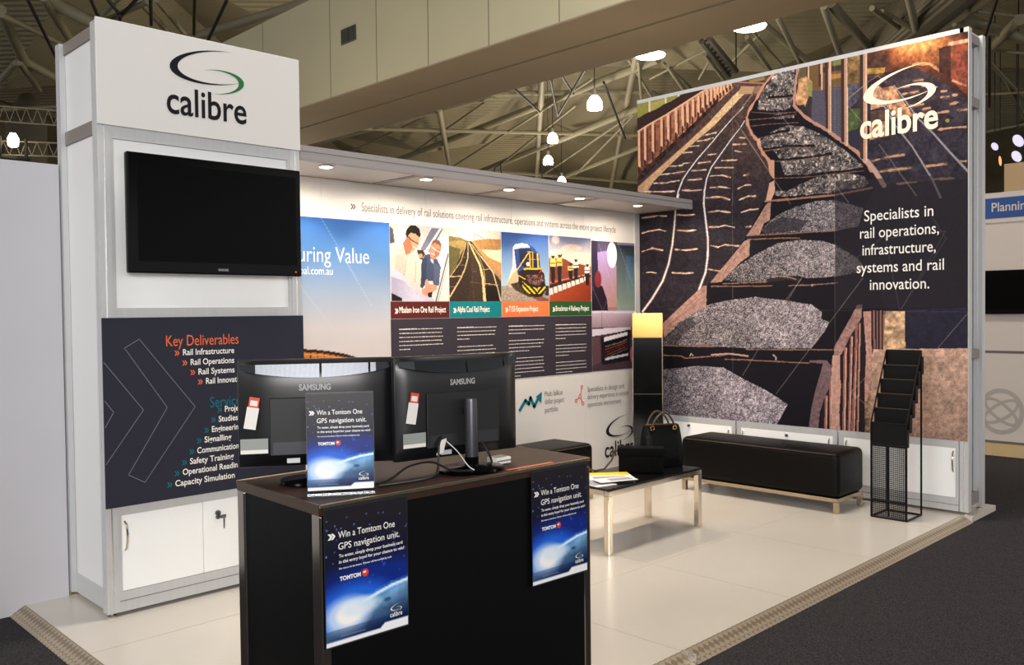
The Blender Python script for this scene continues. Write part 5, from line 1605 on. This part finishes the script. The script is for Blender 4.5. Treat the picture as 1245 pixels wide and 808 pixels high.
# two posters in clear sleeves on the counter front
kx = Vector((math.cos(KR), math.sin(KR), 0))
FK = Face(KA - Vector((-kx.y, kx.x, 0)) * .0035, kx)
for s0, s1, z0, z1, lab in ((.012, .314, .507, .926, 'space picture prize poster in a clear sleeve, at the counter corner nearest the tower cupboard'), (.876, 1.170, .507, .926, 'space picture prize poster in a clear sleeve, at the counter end nearest the coffee table')):
    t = thing('poster_holder', lab, 'poster', FK.p((s0 + s1) / 2, z0, .001), KR, 'prize posters')
    m = MB()
    q = [FK.p(a, b, o) for o in (.0006, .0018) for a, b in ((s0 - .003, z0 - .004), (s1 + .003, z0 - .004), (s1 + .003, z1 + .010), (s0 - .003, z1 + .010))]
    m.add(q, [(3, 2, 1, 0), (4, 5, 6, 7), (0, 1, 5, 4), (1, 2, 6, 5), (2, 3, 7, 6), (3, 0, 4, 7)])
    m.build('clear_sleeve', M['mon_matte'], t, True)
    poster(t, FK, s0, z0, s1 - s0, z1 - z0)
# standing sign on the counter
ang = math.radians(56.8) - PI / 2
p0, p1 = at_z(374, 602.5, KH), at_z(455.5, 598, KH)
ex = (p1 - p0).normalized()
bk = Vector((-ex.y, ex.x, 0))
upv = (Vector((0, 0, 1)) + bk * .08).normalized()
FS = Face(p0 + Vector((0, 0, .004)), ex, upv)
sw, sh = (p1 - p0).length, .318
t = thing('table_sign', 'space picture prize sign in a leaning clear stand on the counter top', 'sign', p0 + Vector((0, 0, .0005)), math.atan2(ex.y, ex.x), 'prize posters')
m = MB()
q = [FS.p(a, b, o) for o in (-.003, .001) for a, b in ((-.002, -.002), (sw + .002, -.002), (sw + .002, sh + .004), (-.002, sh + .004))]
m.add(q, [(3, 2, 1, 0), (4, 5, 6, 7), (0, 1, 5, 4), (1, 2, 6, 5), (2, 3, 7, 6), (3, 0, 4, 7)])
m.build('clear_back', M['acrylic'], t, True)
m = MB()
q = [p0 + ex * a + bk * b + Vector((0, 0, z)) for z in (.0006, .0036) for a, b in ((0, -.035), (sw, -.035), (sw, .09), (0, .09))]
m.add(q, [(3, 2, 1, 0), (4, 5, 6, 7), (0, 1, 5, 4), (1, 2, 6, 5), (2, 3, 7, 6), (3, 0, 4, 7)])
m.build('clear_foot', M['acrylic'], t, True)
poster(t, FS, .001, .010, sw - .002, sh - .012)


# ---- monitors, seen from behind
def monitor(label, p, rz):
    t = thing('monitor', label, 'monitor', p, rz, 'black monitors on the counter')
    w, z0, z1 = .268, .045, .419
    MB().bbox(-w, w, .086, .112, z0, z1, .006, 2).build('bezel', M['mon'], t, smooth=True)
    MB().box(-w + .02, w - .02, .1121, .1126, z0 + .035, z1 - .02).build('screen', M['tv_screen'], t)
    # domed rear shell
    nx, nz = 24, 16
    vs, fs = [], []
    for j_ in range(nz + 1):
        for i_ in range(nx + 1):
            u, v = i_ / nx * 2 - 1, j_ / nz * 2 - 1
            e = (1 - abs(u) ** 5) * (1 - abs(v) ** 6)
            vs.append((u * (w - .004), .087 - .040 * max(e, 0) ** .8, (z0 + z1) / 2 + v * ((z1 - z0) / 2 - .004)))
    for j_ in range(nz):
        for i_ in range(nx):
            a_ = j_ * (nx + 1) + i_
            fs.append((a_, a_ + 1, a_ + nx + 2, a_ + nx + 1))
    sh_ = MB().add(vs, fs).build('rear_shell', M['mon'], t, smooth=True)
    # curved vent band near the top
    f = Face((0, .0455, 0), (1, 0, 0))
    n = 30
    for a_, b_ in ((-.258, .010), (.018, .178), (.186, .258)):
        m = MB()
        up_, lo = [], []
        for k in range(n + 1):
            x = a_ + (b_ - a_) * k / n
            zt, zl = .398, .398 - .018 - .030 * (1 - (x / .262) ** 2)
            dz = max(0, abs(x) - .205) * .30
            for l, z in ((up_, zt), (lo, zl)):
                l.append(f.p(x, z + .005, .0015 - dz - (z - .352) * .17))
        m.add(up_ + lo, [(k, k + 1, n + k + 2, n + k + 1) for k in range(n)])
        m.build('vent_grille', M['vent'], t)
    mb = MB(); put_text(mb, f, 'SAMSUNG', -.060, .312, .020, .108, .03, off=.0015); mb.build('brand_lettering', M['tv_logo'], t)
    # recess with connector bay
    rc = MB().bbox(-.160, .155, .0405, .0475, .088, .288, .003, 1).build('recess_panel', M['mon_matte'], t)
    MB().box(-.150, .145, .0398, .0407, .092, .135).build('connector_bay', M['stick_white'] if 0 else M['neck'], rc)
    MB().box(-.104, -.060, .0405, .047, .062, .078).build('slot_vent', M['alu'], t)
    # stickers
    ca, sa = math.cos(-.18), math.sin(-.18)
    R2 = lambda x, z: (-.217 + x * ca - z * sa, .238 + x * sa + z * ca)
    m = MB()
    for (xa, xb, za, zb), k in (((-.020, .020, -.055, .020), 0), ((-.017, .017, .020, .055), 1), ((-.012, .012, .026, .044), 2)):
        m.add([f.p(*R2(a_, b_), .0016 + .0003 * k + (-.0028 if 0 else 0)) for a_, b_ in ((xa, za), (xb, za), (xb, zb), (xa, zb))], [(0, 1, 2, 3)], k)
    bars_m = m
    bars_m.build('offer_sticker', (M['stick_white'], M['stick_orange'], M['stick_white']), t)
    m = MB().add([f.p(a_, b_, .0016) for a_, b_ in ((-.258, .098), (-.166, .098), (-.166, .150), (-.258, .150))], [(0, 1, 2, 3)])
    m.add([f.p(a_, b_, .0018) for a_, b_ in ((-.257, .099), (-.167, .099), (-.167, .112), (-.257, .112))], [(0, 1, 2, 3)], 1)
    bars(m, f, -.25, -.175, .138, (.6, .9, .8), .010, .003, random.Random(2), .0019)
    m.build('rating_label', (M['spec_label'], M['stick_white']), t)
    # stand
    MB().lathe([(.114, .0006), (.118, .004), (.114, .011), (.05, .015), (.03, .018)], 40, (0, .01, 0), 0, 1.12, .92).build('stand_base', M['tv'], t, smooth=True)
    MB().lathe([(.026, .016), (.026, .052)], 24).build('neck_collar', M['tv'], t, smooth=True)
    nk = MB().lathe([(.0245, .052), (.0245, .250), (.022, .262)], 24)
    nk.build('stand_neck', M['neck'], t, smooth=True)
    MB().bbox(-.020, .020, 0, .044, .205, .250, .008, 2).build('neck_arm', M['mon'], t, smooth=True)
    return t


# place the left screen square to the viewer, the right one along the counter
m1 = Vector((.022, -2.536, KH))
monitor('black monitor seen from behind, the nearer one behind the prize sign', m1, math.radians(57.9) - PI / 2)
m2 = Vector((.520, -2.770, KH))
monitor('black monitor seen from behind with its round stand in full view', m2, math.radians(-8))

# cables, adapter and strip on the counter
K = lambda x, y, z=.0: Vector((x, y, KH + z))
for pts, lab, m in (([(.03, -2.70, .005), (.16, -2.73, .006), (.26, -2.735, .045), (.35, -2.75, .05), (.40, -2.80, .02), (.44, -2.865, .021)], 'black cable arching from the nearer monitor to the round stand', 'cable'),
                    ([(.10, -2.78, .005), (.22, -2.80, .005), (.31, -2.79, .006), (.37, -2.755, .012), (.40, -2.73, .10), (.42, -2.72, .13)], 'black cable lying along the counter top and rising behind the farther monitor', 'cable'),
                    ([(.56, -2.725, .125), (.59, -2.735, .10), (.615, -2.75, .06), (.61, -2.78, .02), (.57, -2.80, .020)], 'black cable drooping from the connector beside the round stand', 'cable'),
                    ([(.428, -2.735, .115), (.436, -2.79, .08), (.444, -2.835, .035), (.452, -2.86, .021)], 'thin pale cable with a white tag hanging beside the round stand', 'grey_cable')):
    # smooth the run with a Catmull-Rom pass
    P_ = [K(*q) for q in pts]
    sm = []
    for k in range(len(P_) - 1):
        a_, b_, c_, d_ = P_[max(k - 1, 0)], P_[k], P_[k + 1], P_[min(k + 2, len(P_) - 1)]
        for q in np.linspace(0, 1, 7)[:-1]:
            sm.append(.5 * ((2 * b_) + (c_ - a_) * q + (2 * a_ - 5 * b_ + 4 * c_ - d_) * q * q + (3 * b_ - a_ - 3 * c_ + d_) * q ** 3))
    sm.append(P_[-1])
    if 'tag' in lab:
        t = thing('cable', lab, 'cable', P_[-1])
        MB().tube(sm, .0018, 8).build('cord', M[m], t, True, True)
        q = P_[0]
        MB().prism([(-.004, -.004), (.016, .0), (.012, -.050), (-.016, -.056)], q - Vector((.012, .0, -.008)), (1, 0, 0), (.25, 0, 1), (0, 1, 0), .004).build('white_tag', M['stick_white'], t, True)
    else:
        tag(MB().tube(sm, .0042, 8).build('cable', M[m], smooth=True), lab, 'cable')
t = thing('power_adapter', 'small white power adapter on the counter top beside the round stand', 'adapter', K(.690, -2.735), math.radians(-3))
MB().bbox(-.036, .036, -.03, .03, .0005, .026, .004, 2).build('case', M['stick_white'], t)
MB().box(-.034, .034, -.0306, -.0298, .010, .016).build('seam_line', M['seam'], t)
t = thing('reflection_strip', 'thin orange strip standing for a reflection along the front edge of the counter top', 'strip', K(.72, -2.872), KR)
MB().bbox(-.115, .115, -.009, .009, .0004, .002, .0006, 1).build('strip_body', M['strip'], t)  # thin solid strip stands in for an orange reflection in the top
